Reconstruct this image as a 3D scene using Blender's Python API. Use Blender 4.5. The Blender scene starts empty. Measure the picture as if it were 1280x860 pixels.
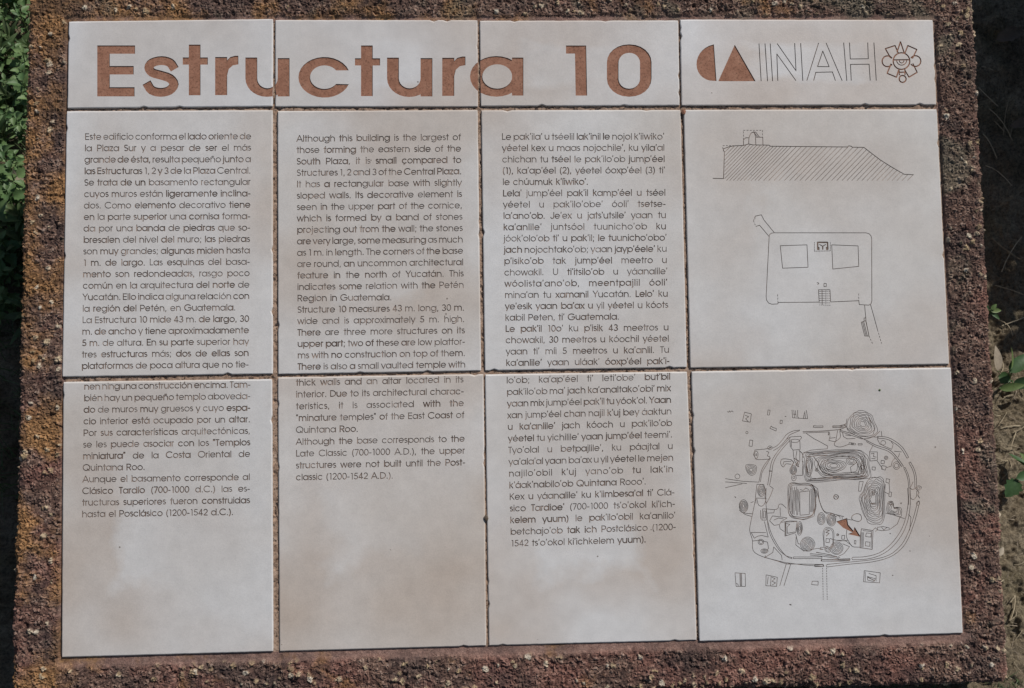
import bpy, bmesh, math, random
import numpy as np
from mathutils import Matrix, Vector
from mathutils.geometry import delaunay_2d_cdt

random.seed(7)
RNG = np.random.RandomState(11)
scene = bpy.context.scene
COL = scene.collection

# ------------------------------------------------------------------ camera, sky, sun, exposure
TILT = math.radians(22.0)                      # slope of the sign's face
FRONT = 0.075                                  # height of the sign face's front edge above the soil
ORIGIN = Vector((0.0, 0.0, FRONT + 0.415 * math.sin(TILT)))
SIGN = Matrix.Translation(ORIGIN) @ Matrix.Rotation(TILT, 4, 'X')

FPX = 1500.0                                   # focal length for a 1280 px wide frame
POSE = np.array([-0.0823, -0.0477, -0.0169, 0.00255, -0.02035, 1.3587])

def rodrigues(w):
    t = np.linalg.norm(w); k = w / t
    K = np.array([[0, -k[2], k[1]], [k[2], 0, -k[0]], [-k[1], k[0], 0]])
    return np.eye(3) + np.sin(t) * K + (1 - np.cos(t)) * K @ K

ROT = rodrigues(POSE[:3]); TRN = POSE[3:6]
flip = np.diag([1.0, -1.0, -1.0])
cpos = flip @ (-ROT.T @ TRN)
ax, ay, az = flip @ ROT[0], -(flip @ ROT[1]), -(flip @ ROT[2])
CAMLOCAL = Matrix([[ax[i], ay[i], az[i], cpos[i]] for i in range(3)] + [[0, 0, 0, 1]])
cam_data = bpy.data.cameras.new('camera')
cam_data.sensor_width = 36.0
cam_data.lens = 36.0 * FPX / 1280.0
cam_data.clip_start = 0.05
cam_data.clip_end = 200.0
cam = bpy.data.objects.new('camera', cam_data)
COL.objects.link(cam)
cam.matrix_world = SIGN @ CAMLOCAL
scene.camera = cam

SUN_DIR = Vector((0.60, 0.55, 1.0)).normalized()
world = bpy.data.worlds.new('World'); scene.world = world
world.use_nodes = True
wn = world.node_tree
sky = wn.nodes.new('ShaderNodeTexSky'); sky.sky_type = 'NISHITA'; sky.sun_disc = False
sky.sun_elevation = math.asin(SUN_DIR.z)
sky.sun_rotation = math.atan2(SUN_DIR.x, SUN_DIR.y)
bg = wn.nodes['Background']; bg.inputs['Strength'].default_value = 0.055
wn.links.new(sky.outputs['Color'], bg.inputs['Color'])
sun_data = bpy.data.lights.new('sun', 'SUN')
sun_data.energy = 3.6; sun_data.angle = math.radians(0.6); sun_data.color = (1.0, 0.965, 0.92)
sun = bpy.data.objects.new('sun', sun_data); COL.objects.link(sun)
sun.rotation_mode = 'QUATERNION'
sun.rotation_quaternion = SUN_DIR.to_track_quat('Z', 'Y')
sun.location = SUN_DIR * 6

vs = scene.view_settings
vs.view_transform = 'Standard'; vs.look = 'None'; vs.gamma = 1.0; vs.exposure = 0.20
vs.use_curve_mapping = False

# ------------------------------------------------------------------ survey of the panel
# the panel was measured on the photograph; H takes those readings to metres on its face
Kc = np.array([[FPX, 0, 640.0], [0, FPX, 430.0], [0, 0, 1]])
H = Kc @ np.c_[ROT[:, 0], ROT[:, 1], TRN]
HI = np.linalg.inv(H)

def plan(p):
    """photo reading -> millimetres on the sign's face (x right, y up)"""
    p = np.atleast_2d(np.asarray(p, float))
    q = np.c_[p, np.ones(len(p))] @ HI.T
    return np.c_[q[:, 0] / q[:, 2], -q[:, 1] / q[:, 2]] * 1000.0

def ground_at(x, y, z=0.0):
    """photo reading -> point of the soil at height z"""
    d = ROT.T @ np.array([(x - 640) / FPX, (y - 430) / FPX, 1.0])
    d = (SIGN.to_3x3() @ Vector(flip @ d)).normalized()
    o = cam.matrix_world.translation
    return o + d * ((z - o.z) / d.z)

MM = 0.9                                       # one reading is about 0.9 mm

# ------------------------------------------------------------------ helpers
def mesh_obj(name, verts, faces, mats, parent=None, mat_index=None, smooth=False):
    me = bpy.data.meshes.new(name)
    me.from_pydata([tuple(v) for v in verts], [], [tuple(f) for f in faces])
    for m in (mats if isinstance(mats, (list, tuple)) else [mats]):
        me.materials.append(m)
    if mat_index is not None:
        me.polygons.foreach_set('material_index', np.asarray(mat_index, dtype=np.int32))
    if smooth:
        me.polygons.foreach_set('use_smooth', np.ones(len(me.polygons), dtype=bool))
    me.update()
    o = bpy.data.objects.new(name, me)
    COL.objects.link(o)
    if parent is not None:
        o.parent = parent
    return o

def grid_mesh(name, P, keep, mat, parent=None, attr=None, smooth=True):
    """P (ny,nx,3) vertices, keep (ny-1,nx-1) cells"""
    ny, nx = P.shape[:2]
    idx = np.arange(ny * nx).reshape(ny, nx)
    q = np.stack([idx[:-1, :-1], idx[:-1, 1:], idx[1:, 1:], idx[1:, :-1]], -1)[keep]
    used = np.unique(q); remap = np.full(ny * nx, -1); remap[used] = np.arange(len(used))
    q = remap[q]; V = P.reshape(-1, 3)[used]
    me = bpy.data.meshes.new(name)
    me.vertices.add(len(V)); me.vertices.foreach_set('co', V.astype(np.float32).ravel())
    me.loops.add(q.size); me.loops.foreach_set('vertex_index', q.astype(np.int32).ravel())
    me.polygons.add(len(q))
    me.polygons.foreach_set('loop_start', np.arange(0, q.size, 4, dtype=np.int32))
    me.polygons.foreach_set('use_smooth', np.full(len(q), smooth, dtype=bool))
    me.update(calc_edges=True); me.validate()
    if attr is not None:
        a = me.attributes.new('grain', 'FLOAT_COLOR', 'POINT')
        A = attr.reshape(-1, 4)[used]
        a.data.foreach_set('color', A.astype(np.float32).ravel())
    me.materials.append(mat)
    o = bpy.data.objects.new(name, me); COL.objects.link(o)
    if parent is not None:
        o.parent = parent
    return o

def empty(name, loc=(0, 0, 0), rotz=0.0):
    o = bpy.data.objects.new(name, None); COL.objects.link(o)
    o.empty_display_size = 0.05
    o.location = loc; o.rotation_euler = (0, 0, rotz)
    return o

def tag(o, label, cat, group=None):
    o['label'] = label; o['category'] = cat
    if group: o['group'] = group
    return o

def copy_tree(o, parent=None):
    c = o.copy(); COL.objects.link(c)
    if parent is not None: c.parent = parent
    for ch in list(o.children):
        copy_tree(ch, c)
    return c

# numpy noises -----------------------------------------------------
TAB = RNG.rand(256, 256)
def vnoise(x, y):
    xi = np.floor(x).astype(int); yi = np.floor(y).astype(int)
    fx = x - xi; fy = y - yi
    fx = fx * fx * (3 - 2 * fx); fy = fy * fy * (3 - 2 * fy)
    a = TAB[yi & 255, xi & 255]; b = TAB[yi & 255, (xi + 1) & 255]
    c = TAB[(yi + 1) & 255, xi & 255]; d = TAB[(yi + 1) & 255, (xi + 1) & 255]
    return (a * (1 - fx) + b * fx) * (1 - fy) + (c * (1 - fx) + d * fx) * fy
def fbm(x, y, n=4):
    s = 0; a = 0.5
    for k in range(n):
        s = s + a * vnoise(x * 2 ** k + 17.3 * k, y * 2 ** k + 5.1 * k); a *= 0.5
    return s
JX, JY, JR = RNG.rand(512, 512), RNG.rand(512, 512), RNG.rand(512, 512)
def worley(x, y):
    xi = np.floor(x).astype(int); yi = np.floor(y).astype(int)
    f1 = np.full(x.shape, 9.0); f2 = np.full(x.shape, 9.0); r = np.zeros(x.shape)
    for dy in (-1, 0, 1):
        for dx in (-1, 0, 1):
            cx, cy = xi + dx, yi + dy
            px = cx + JX[cy & 511, cx & 511]; py = cy + JY[cy & 511, cx & 511]
            d = np.hypot(px - x, py - y)
            m = d < f1
            f2 = np.where(m, f1, np.minimum(f2, d))
            r = np.where(m, JR[cy & 511, cx & 511], r)
            f1 = np.where(m, d, f1)
    return f1, f2, r

# materials --------------------------------------------------------
class NT:
    def __init__(s, name, rough=0.8, spec=0.3):
        s.m = bpy.data.materials.new(name); s.m.use_nodes = True
        s.t = s.m.node_tree; s.b = s.t.nodes['Principled BSDF']
        s.b.inputs['Roughness'].default_value = rough
        s.b.inputs['Specular IOR Level'].default_value = spec
    def n(s, typ, **kw):
        x = s.t.nodes.new(typ)
        for k, v in kw.items(): setattr(x, k, v)
        return x
    def l(s, a, b): s.t.links.new(a, b)
    def coord(s): return s.n('ShaderNodeTexCoord').outputs['Object']
    def noise(s, scale, detail=4, rough=0.55, vec=None, dist=0.0):
        x = s.n('ShaderNodeTexNoise'); x.inputs['Scale'].default_value = scale
        x.inputs['Detail'].default_value = detail; x.inputs['Roughness'].default_value = rough
        x.inputs['Distortion'].default_value = dist
        s.l(vec if vec is not None else s.coord(), x.inputs['Vector'])
        return x.outputs['Fac']
    def ramp(s, fac, stops):
        x = s.n('ShaderNodeValToRGB')
        e = x.color_ramp.elements
        while len(e) < len(stops): e.new(0.5)
        for k, (p, c) in enumerate(stops):
            e[k].position = p
            e[k].color = (c, c, c, 1) if not isinstance(c, (tuple, list)) else (*c, 1)
        s.l(fac, x.inputs['Fac'])
        return x.outputs['Color']
    def mix(s, fac, a, b, mode='MIX'):
        x = s.n('ShaderNodeMix', data_type='RGBA', blend_type=mode)
        for v, i in ((fac, 0), (a, 6), (b, 7)):
            if hasattr(v, 'is_output'): s.l(v, x.inputs[i])
            elif i == 0: x.inputs[i].default_value = v
            else: x.inputs[i].default_value = (*v, 1)
        return x.outputs[2]
    def math(s, op, a, b=0.0, clamp=False):
        x = s.n('ShaderNodeMath', operation=op); x.use_clamp = clamp
        for v, i in ((a, 0), (b, 1)):
            if hasattr(v, 'is_output'): s.l(v, x.inputs[i])
            else: x.inputs[i].default_value = v
        return x.outputs[0]
    def bump(s, h, strength, dist):
        x = s.n('ShaderNodeBump'); x.inputs['Strength'].default_value = strength
        x.inputs['Distance'].default_value = dist
        s.l(h, x.inputs['Height']); s.l(x.outputs[0], s.b.inputs['Normal'])
    def base(s, c): s.l(c, s.b.inputs['Base Color'])

def mat_tile():
    t = NT('glazed_tile', 0.48, 0.42)
    c = t.coord()
    info = t.n('ShaderNodeObjectInfo')
    off = t.n('ShaderNodeVectorMath', operation='SCALE'); 
    comb = t.n('ShaderNodeCombineXYZ')
    t.l(info.outputs['Random'], comb.inputs[0]); t.l(info.outputs['Random'], comb.inputs[2])
    off.inputs['Scale'].default_value = 13.0; t.l(comb.outputs[0], off.inputs[0])
    add = t.n('ShaderNodeVectorMath', operation='ADD'); t.l(c, add.inputs[0]); t.l(off.outputs[0], add.inputs[1])
    v = add.outputs[0]
    cloud = t.noise(4.6, 3, 0.45, v, 0.3)
    smoke = t.ramp(cloud, [(0.36, 0.0), (0.68, 1.0)])
    k = t.mix(smoke, (0.575, 0.565, 0.552), (0.508, 0.475, 0.438))
    gen = t.n('ShaderNodeSeparateXYZ'); t.l(t.n('ShaderNodeTexCoord').outputs['Generated'], gen.inputs[0])
    ex = t.math('MINIMUM', gen.outputs[0], t.math('SUBTRACT', 1.0, gen.outputs[0])); ey = t.math('MINIMUM', gen.outputs[1], t.math('SUBTRACT', 1.0, gen.outputs[1]))
    edge = t.math('ADD', t.math('MULTIPLY', t.math('MINIMUM', ex, ey), 2.6), t.math('MULTIPLY', t.noise(9, 5, 0.6, v), -1.25))
    seep = t.ramp(edge, [(0.0, 1.0), (0.20, 0.0)])
    seep = t.math('MULTIPLY', seep, t.ramp(t.noise(5, 3, 0.5, v), [(0.45, 0.0), (0.7, 1.0)]))
    k = t.mix(t.math('MULTIPLY', seep, 0.6), k, (0.40, 0.315, 0.245))
    # brownish grime rubbed in over the engraved middle of a tile
    mid = t.math('MULTIPLY', t.ramp(ex, [(0.03, 0.0), (0.17, 1.0)]), t.ramp(gen.outputs[1], [(0.12, 0.25), (0.5, 1.0)]))
    mid = t.math('MULTIPLY', mid, t.ramp(t.noise(8, 3, 0.5, v, 0.3), [(0.30, 0.0), (0.68, 1.0)]))
    k = t.mix(t.math('MULTIPLY', mid, 0.5), k, (0.450, 0.400, 0.358))
    fine = t.ramp(t.noise(60, 4, 0.65, v), [(0.3, 0.93), (0.7, 1.04)])
    k = t.mix(1.0, k, fine, 'MULTIPLY')
    speck = t.ramp(t.noise(900, 2, 0.6, v), [(0.3, 0.93), (0.6, 1.03)])
    k = t.mix(1.0, k, speck, 'MULTIPLY')
    vor = t.n('ShaderNodeTexVoronoi'); vor.inputs['Scale'].default_value = 34
    t.l(v, vor.inputs['Vector'])
    dot = t.math('LESS_THAN', vor.outputs['Distance'], 0.035)
    rare = t.math('GREATER_THAN', t.noise(5, 2, 0.5, v), 0.57)
    k = t.mix(t.math('MULTIPLY', t.math('MULTIPLY', dot, rare), 0.75), k, (0.12, 0.09, 0.07))
    k = t.mix(1.0, k, info.outputs['Color'], 'MULTIPLY')
    t.base(k)
    t.l(t.ramp(t.noise(18, 4, 0.6, v), [(0.35, 0.40), (0.7, 0.60)]), t.b.inputs['Roughness'])
    h = t.math('ADD', t.noise(420, 3, 0.6, v), t.math('MULTIPLY', t.noise(30, 2, 0.5, v), 1.2))
    t.bump(h, 0.16, 0.0005)
    return t.m

def mat_clay():
    t = NT('bare_terracotta', 0.9, 0.15)
    k = t.ramp(t.noise(70, 5, 0.65), [(0.25, (0.22, 0.105, 0.066)), (0.5, (0.295, 0.145, 0.094)), (0.8, (0.36, 0.195, 0.130))])
    d = t.ramp(t.noise(420, 4, 0.75), [(0.32, 0.5), (0.50, 1.0)])
    t.base(t.mix(1.0, k, d, 'MULTIPLY'))
    t.bump(t.noise(700, 4, 0.7), 0.6, 0.0006)
    return t.m

def mat_groove():
    t = NT('grimy_groove', 0.95, 0.1)
    k = t.ramp(t.noise(38, 5, 0.65), [(0.34, (0.105, 0.075, 0.060)), (0.52, (0.205, 0.150, 0.120)), (0.66, (0.37, 0.29, 0.24))])
    t.base(k)
    return t.m

def mat_mortar():
    t = NT('tan_mortar', 0.95, 0.1)
    k = t.ramp(t.noise(130, 5, 0.7), [(0.3, (0.20, 0.125, 0.085)), (0.55, (0.36, 0.25, 0.18)), (0.8, (0.47, 0.36, 0.28))])
    d = t.ramp(t.noise(330, 3, 0.7), [(0.36, 0.18), (0.46, 1.0)])
    t.base(t.mix(1.0, k, d, 'MULTIPLY'))
    t.bump(t.noise(900, 4, 0.7), 0.9, 0.0009)
    return t.m

def mat_stone():
    t = NT('weathered_aggregate', 0.95, 0.12)
    at = t.n('ShaderNodeAttribute'); at.attribute_name = 'grain'
    sep = t.n('ShaderNodeSeparateColor'); t.l(at.outputs['Color'], sep.inputs[0])
    big, small = sep.outputs[0], sep.outputs[1]
    k1 = t.ramp(big, [(0.0, (0.060, 0.036, 0.032)), (0.35, (0.108, 0.064, 0.050)), (0.66, (0.178, 0.108, 0.082)),
                      (1.0, (0.25, 0.175, 0.135))])
    k2 = t.ramp(small, [(0.1, (0.026, 0.020, 0.019)), (0.45, (0.115, 0.070, 0.054)), (0.7, (0.285, 0.185, 0.140)), (0.94, (0.54, 0.42, 0.335))])
    k = t.mix(0.58, k1, k2)
    # brick-red patches
    co0 = t.n('ShaderNodeSeparateXYZ'); t.l(t.coord(), co0.inputs[0])
    rd = t.ramp(t.math('ADD', t.noise(15, 4, 0.6, None, 0.4), t.math('MULTIPLY', co0.outputs[1], -0.22)), [(0.53, 0.0), (0.66, 1.0)])
    k = t.mix(t.math('MULTIPLY', rd, 0.7), k, t.mix(small, (0.075, 0.028, 0.022), (0.36, 0.185, 0.145)))
    # smooth reddish bedding mortar next to the tiles
    k = t.mix(t.math('MULTIPLY', sep.outputs[2], 0.85), k,
              t.ramp(t.noise(160, 4, 0.7), [(0.3, (0.20, 0.115, 0.092)), (0.7, (0.36, 0.23, 0.185))]))
    co = t.n('ShaderNodeSeparateXYZ'); t.l(t.coord(), co.inputs[0])
    # ochre lichen, thick on the left edge
    m = t.math('ADD', t.noise(11, 5, 0.62), t.math('MULTIPLY', co.outputs[0], -0.19))
    m = t.math('ADD', m, t.math('MULTIPLY', co.outputs[1], 0.10))
    m = t.ramp(m, [(0.545, 0.0), (0.65, 1.0)])
    och = t.mix(small, (0.105, 0.050, 0.020), (0.48, 0.265, 0.115))
    k = t.mix(t.math('MULTIPLY', m, 0.88), k, och)
    # black crust
    cr = t.ramp(t.noise(17, 5, 0.65), [(0.50, 0.0), (0.64, 1.0)])
    k = t.mix(t.math('MULTIPLY', cr, 0.55), k, (0.045, 0.036, 0.036))
    # grey green lichen towards the top right
    gm = t.math('ADD', t.noise(14, 5, 0.6, None, 0.5), t.math('MULTIPLY', co.outputs[0], 0.09))
    gm = t.math('ADD', gm, t.math('MULTIPLY', co.outputs[1], 0.18))
    gm = t.ramp(gm, [(0.58, 0.0), (0.68, 1.0)])
    k = t.mix(t.math('MULTIPLY', gm, 0.5), k, t.mix(small, (0.085, 0.075, 0.05), (0.27, 0.25, 0.18)))
    # cream pebbles
    k = t.mix(at.outputs['Alpha'], k, t.ramp(big, [(0.74, (0.24, 0.17, 0.11)), (0.88, (0.44, 0.33, 0.19)), (0.95, (0.58, 0.47, 0.32)), (1.0, (0.64, 0.58, 0.47))]))
    d = t.ramp(t.noise(520, 4, 0.75), [(0.3, 0.62), (0.62, 1.22)])
    t.base(t.mix(1.0, k, d, 'MULTIPLY'))
    t.bump(t.noise(700, 5, 0.75), 0.9, 0.0016)
    return t.m

def mat_soil():
    t = NT('dry_soil', 0.97, 0.08)
    k = t.ramp(t.noise(9, 6, 0.65), [(0.3, (0.13, 0.098, 0.062)), (0.5, (0.25, 0.20, 0.135)), (0.75, (0.36, 0.30, 0.215))])
    g = t.ramp(t.noise(6, 4, 0.6), [(0.52, 0.0), (0.66, 1.0)])
    k = t.mix(t.math('MULTIPLY', g, 0.4), k, (0.10, 0.10, 0.045))
    d = t.ramp(t.noise(230, 6, 0.8), [(0.34, 0.35), (0.62, 1.35)])
    t.base(t.mix(1.0, k, d, 'MULTIPLY'))
    t.bump(t.noise(300, 6, 0.8), 1.0, 0.006)
    return t.m

def mat_leaf(name, c0, c1, trans=0.35, rough=0.5):
    t = NT(name, rough, 0.35)
    info = t.n('ShaderNodeObjectInfo')
    k = t.mix(info.outputs['Random'], c0, c1)
    k = t.mix(1.0, k, t.ramp(t.noise(120, 4, 0.6), [(0.3, 0.75), (0.7, 1.2)]), 'MULTIPLY')
    t.base(k)
    if trans > 0:
        tr = t.n('ShaderNodeBsdfTranslucent'); t.l(k, tr.inputs['Color'])
        mx = t.n('ShaderNodeMixShader'); mx.inputs[0].default_value = trans
        out = t.t.nodes['Material Output']
        t.l(t.b.outputs[0], mx.inputs[1]); t.l(tr.outputs[0], mx.inputs[2]); t.l(mx.outputs[0], out.inputs['Surface'])
    t.bump(t.noise(200, 3, 0.6), 0.3, 0.001)
    return t.m

M_TILE, M_CLAY, M_GROOVE, M_MORTAR, M_STONE, M_SOIL = mat_tile(), mat_clay(), mat_groove(), mat_mortar(), mat_stone(), mat_soil()
M_LEAF = mat_leaf('weed_leaf', (0.07, 0.14, 0.048), (0.18, 0.265, 0.105))
M_SEED = mat_leaf('seedling_leaf', (0.04, 0.085, 0.03), (0.06, 0.12, 0.04), 0.2)
M_GRASS = mat_leaf('grass_blade', (0.07, 0.12, 0.04), (0.12, 0.16, 0.07))
M_LIME = mat_leaf('fresh_leaf', (0.12, 0.19, 0.06), (0.17, 0.23, 0.08))
M_STRAW = mat_leaf('dry_straw', (0.20, 0.155, 0.095), (0.42, 0.35, 0.24), 0.0, 0.8)
M_DRY = mat_leaf('dead_leaf', (0.20, 0.15, 0.10), (0.36, 0.31, 0.24), 0.15, 0.8)
M_BARK = mat_leaf('bark', (0.09, 0.065, 0.045), (0.12, 0.09, 0.065), 0.0, 0.9)

# ------------------------------------------------------------------ ground
def axis(parts):
    a = [parts[0][0]]
    for lo, hi, st in parts:
        n = max(1, int(round((hi - lo) / st)))
        a += list(np.linspace(lo, hi, n + 1)[1:])
    return np.array(a)
gx = axis([(-9, -1.3, 0.35), (-1.3, -0.9, 0.03), (-0.9, -0.55, 0.005), (-0.55, 0.3, 0.03), (0.3, 0.56, 0.006), (0.56, 0.84, 0.0013), (0.84, 1.0, 0.008), (1.0, 1.8, 0.03), (1.8, 9, 0.35)])
gy = axis([(-9, -1.3, 0.35), (-1.3, -0.62, 0.02), (-0.62, 0.25, 0.0014), (0.25, 0.75, 0.004), (0.75, 1.6, 0.03), (1.6, 9, 0.35)])
GX, GY = np.meshgrid(gx, gy)
def soil_h(x, y):
    f1, f2, r = worley(x * 26 + 40, y * 26 + 40)
    g1, g2, r2 = worley(x * 80 + 90, y * 80 + 60)
    z = 0.030 * (fbm(x * 6 + 50, y * 6 + 50, 3) - 0.5) + .014 * (fbm(x * 45 + 20, y * 45 + 33, 4) - .5)
    z += 0.010 * np.clip(f2 - f1, 0, 0.6) * (r > 0.45) * (0.4 + r)
    z += 0.008 * np.clip(g2 - g1, 0, 0.5) * np.where(r2 > .5, r2, 0)
    z += 0.006 * (fbm(x * 120 + 9, y * 120 + 4, 3) - .45)
    h1, h2, r3 = worley(x * 210 + 11, y * 210 + 71)
    z += 0.0046 * np.clip(h2 - h1, 0, .55) * np.where(r3 > .6, r3, 0)
    z += 0.0045 * (fbm(x * 330 + 9, y * 330 + 40, 2) - .4)
    return z - 0.006
GZ = soil_h(GX, GY)
ground = grid_mesh('ground', np.stack([GX, GY, GZ], -1), np.ones((len(gy) - 1, len(gx) - 1), bool), M_SOIL)
ground['kind'] = 'structure'

# ------------------------------------------------------------------ the sign
sign = tag(empty('information_sign', (0, 0, 0)),
           'tilted stone-framed information sign of engraved grey tiles headed Estructura 10', 'sign')

def place(o):
    o.matrix_local = SIGN
    return o

# readings of every tile's corners: top-left, top-right, bottom-right, bottom-left
TILES = [
    [(86, 26.5), (341.4, 23.4), (341.0, 132.9), (84.3, 135.2)],
    [(344.0, 24.4), (597.0, 24.6), (597.6, 133.3), (344.0, 133.2)],
    [(599.6, 25.4), (848.0, 25.0), (849.8, 131.7), (601.0, 132.6)],
    [(850.0, 24.0), (1166.2, 24.6), (1170.7, 131.0), (852.0, 131.8)],
    [(83.3, 138.6), (341.0, 137.2), (341.2, 467.2), (77.9, 471.0)],
    [(347.0, 138.4), (597.2, 137.0), (601.5, 463.4), (347.7, 467.8)],
    [(601.6, 137.4), (850.9, 137.0), (858.8, 459.2), (606.2, 463.2)],
    [(854.6, 137.0), (1171.2, 136.2), (1186.7, 455.2), (862.9, 459.8)],
    [(79.2, 477.2), (340.2, 473.6), (341.7, 814.3), (77.2, 821.6)],
    [(347.3, 471.4), (604.5, 467.3), (608.0, 807.2), (349.5, 814.2)],
    [(606.4, 467.7), (859.1, 464.2), (871.2, 800.3), (611.2, 807.0)],
    [(864.2, 464.0), (1189.0, 459.2), (1203.8, 791.5), (874.2, 801.6)],
]

# ---- slab: a rough cast frame, its face and edges unrolled on one fine grid
OUT = plan([(13, 884), (1262, 853), (1215, -42), (36, -44)])      # outline in mm, anticlockwise
FIELD = plan([(77, 822), (1204.2, 792), (1166.5, 24), (86, 26)])  # tile field
RAD = 8.0
def poly_sd(px, py, poly):
    """signed distance (inside negative) and closest boundary point for a convex polygon"""
    best = np.full(px.shape, 1e9); qx = np.zeros(px.shape); qy = np.zeros(px.shape); ins = np.ones(px.shape, bool)
    n = len(poly)
    for i in range(n):
        a, b = poly[i], poly[(i + 1) % n]; e = b - a; L2 = e @ e
        t = np.clip(((px - a[0]) * e[0] + (py - a[1]) * e[1]) / L2, 0, 1)
        cx, cy = a[0] + t * e[0], a[1] + t * e[1]
        d = np.hypot(px - cx, py - cy)
        ins &= (e[0] * (py - a[1]) - e[1] * (px - a[0])) > 0
        m = d < best
        best = np.where(m, d, best); qx = np.where(m, cx, qx); qy = np.where(m, cy, qy)
    return np.where(ins, -best, best), qx, qy
def inset(poly, r):
    n = len(poly); res = []
    L = []
    for i in range(n):
        a, b = poly[i], poly[(i + 1) % n]; e = (b - a) / np.linalg.norm(b - a)
        nrm = np.array([-e[1], e[0]]); L.append((a + nrm * r, e))
    for i in range(n):
        (p, d), (q, f) = L[i - 1], L[i]
        t = np.linalg.solve(np.c_[d, -f], q - p)
        res.append(p + d * t[0])
    return np.array(res)

STEP = 1.2
WALL = 62.0
INS = inset(OUT, RAD)
xs = np.arange(OUT[:, 0].min() - WALL, OUT[:, 0].max() + WALL, STEP)
ys = np.arange(OUT[:, 1].min() - WALL, OUT[:, 1].max() + WALL, STEP)
SX, SY = np.meshgrid(xs, ys)
d, qx, qy = poly_sd(SX, SY, INS)
df, _, _ = poly_sd(SX, SY, FIELD)
keepv = (df > -4) & (d < WALL + RAD)
bwx = SX + 5.0 * (fbm(SX / 4.5 + 31, SY / 4.5 + 7, 2) - .4); bwy = SY + 5.0 * (fbm(SX / 4.5 + 3, SY / 4.5 + 57, 2) - .4)
f1, f2, rb = worley(bwx / 7.5 + 100, bwy / 7.5 + 100)
psize = 0.20 + 0.30 * ((rb * 9173.13) % 1.0)
wx = SX + 2.2 * (vnoise(SX / 3.1, SY / 3.1) - .5); wy = SY + 2.2 * (vnoise(SX / 3.1 + 40, SY / 3.1 + 9) - .5)
g1, g2, rs = worley(wx / 3.4 + 60, wy / 3.4 + 20)
rich = fbm(SX / 60 + 400, SY / 60 + 11, 3) + np.where(SY < FIELD[:2, 1].max() + 6, 0.10, 0.0) + np.where(SY > FIELD[2:, 1].min() - 6, 0.02, 0.0) - np.where((SY > FIELD[:2, 1].max()) & (SX < 0), 0.05, 0.0)
proud = rb > np.clip(1.245 - 0.75 * rich, .74, .992)
dome = np.sqrt(np.clip(1 - (f1 / (psize * 1.2)) ** 2, 0, 1))
disp = 5.0 * (fbm(SX / 38 + 9, SY / 38 + 3, 3) - 0.46)
disp += 2.6 * (fbm(SX / 9 + 70, SY / 9 + 31, 3) - 0.46)
disp += np.where(proud, 1.9 * dome, 0.0)
disp += 3.4 * np.clip(g2 - g1, 0, .6) * (0.15 + rs) - 0.7
sp = fbm(SX / 2.9 + 300, SY / 2.9 + 210, 2)
disp += 3.0 * (sp - 0.4) + 0.9 * (RNG.rand(*SX.shape) - .5)
pit = fbm(SX / 7 + 200, SY / 7 + 130, 3)
disp -= 3.2 * np.clip(pit - 0.56, 0, 0.2) / 0.2
# bedding mortar next to the tiles lies lower and smoother; a furrow above the top row
bed = 10.0 + 8.0 * (fbm(SX / 40 + 5, SY / 40 + 77, 3) - 0.3)
top_side = SY > FIELD[2:, 1].min() - 2
bot_side = SY < FIELD[:2, 1].max()
bed = np.where(bot_side, bed * 1.25, np.where(top_side, bed * 0.62, bed * 0.40))
s = np.clip((df - bed * 0.45) / np.maximum(bed * 0.55, 1), 0, 1); s = s * s * (3 - 2 * s)
low = np.where(top_side, -2.0, np.where(bot_side, -2.2, -3.4)) + 0.9 * (fbm(SX / 4, SY / 4, 3) - .5)
lift = 0.3
face_h = low * (1 - s) + (lift + disp) * s
on_face = d < 0
out_x, out_y = SX - qx, SY - qy
L = np.maximum(np.hypot(out_x, out_y), 1e-6); out_x, out_y = out_x / L, out_y / L
dd = np.maximum(d, 0); ang = np.minimum(dd / RAD, math.pi / 2)
PX = np.where(on_face, SX, qx + out_x * RAD * np.sin(ang))
PY = np.where(on_face, SY, qy + out_y * RAD * np.sin(ang))
PZ = np.where(on_face, 0.0, -RAD * (1 - np.cos(ang)) - np.maximum(dd - RAD * math.pi / 2, 0))
hh = np.where(on_face, face_h, lift + disp)
PX = PX + np.where(on_face, 0, out_x * np.sin(ang) * hh); PY = PY + np.where(on_face, 0, out_y * np.sin(ang) * hh)
PZ = PZ + np.where(on_face, hh, np.cos(ang) * hh)
SMALL = RNG.rand(*SX.shape)
attr = np.stack([rb, 0.60 * rs + 0.40 * SMALL, 1 - s, np.where(proud & (f1 < psize), 1.0, 0.0) * s * (0.45 + 0.5 * SMALL)], -1)
keep = keepv[:-1, :-1] & keepv[1:, 1:] & keepv[:-1, 1:] & keepv[1:, :-1]
slab = place(grid_mesh('stone_frame', np.stack([PX, PY, PZ], -1) / 1000, keep, M_STONE, sign, attr, smooth=False))

# ---- base: the block that carries the frame, down into the soil
def make_base():
    top = inset(OUT, 9.0) / 1000
    n = 40; ring = []
    for i in range(4):
        a, b = top[i], top[(i + 1) % 4]
        for k in range(n): ring.append(a + (b - a) * k / n)
    verts, faces = [], []; m = len(ring); rows = 9
    for r in range(rows):
        for j, p in enumerate(ring):
            w = SIGN @ Vector((p[0], p[1], -0.05))
            z = w.z + (-0.06 - w.z) * r / (rows - 1)
            k = 0.012 * (vnoise(np.array(j * .7), np.array(r * 1.3 + 3.0)) - .5)
            c = Vector((w.x, w.y, 0)).normalized() * float(k)
            verts.append((w.x + c.x, w.y + c.y, z))
    for r in range(rows - 1):
        for j in range(m):
            faces.append((r * m + j, (r + 1) * m + j, (r + 1) * m + (j + 1) % m, r * m + (j + 1) % m))
    faces.append(tuple(range(m)))
    return mesh_obj('stone_base', verts, faces, M_STONE, sign)
make_base()

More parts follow.
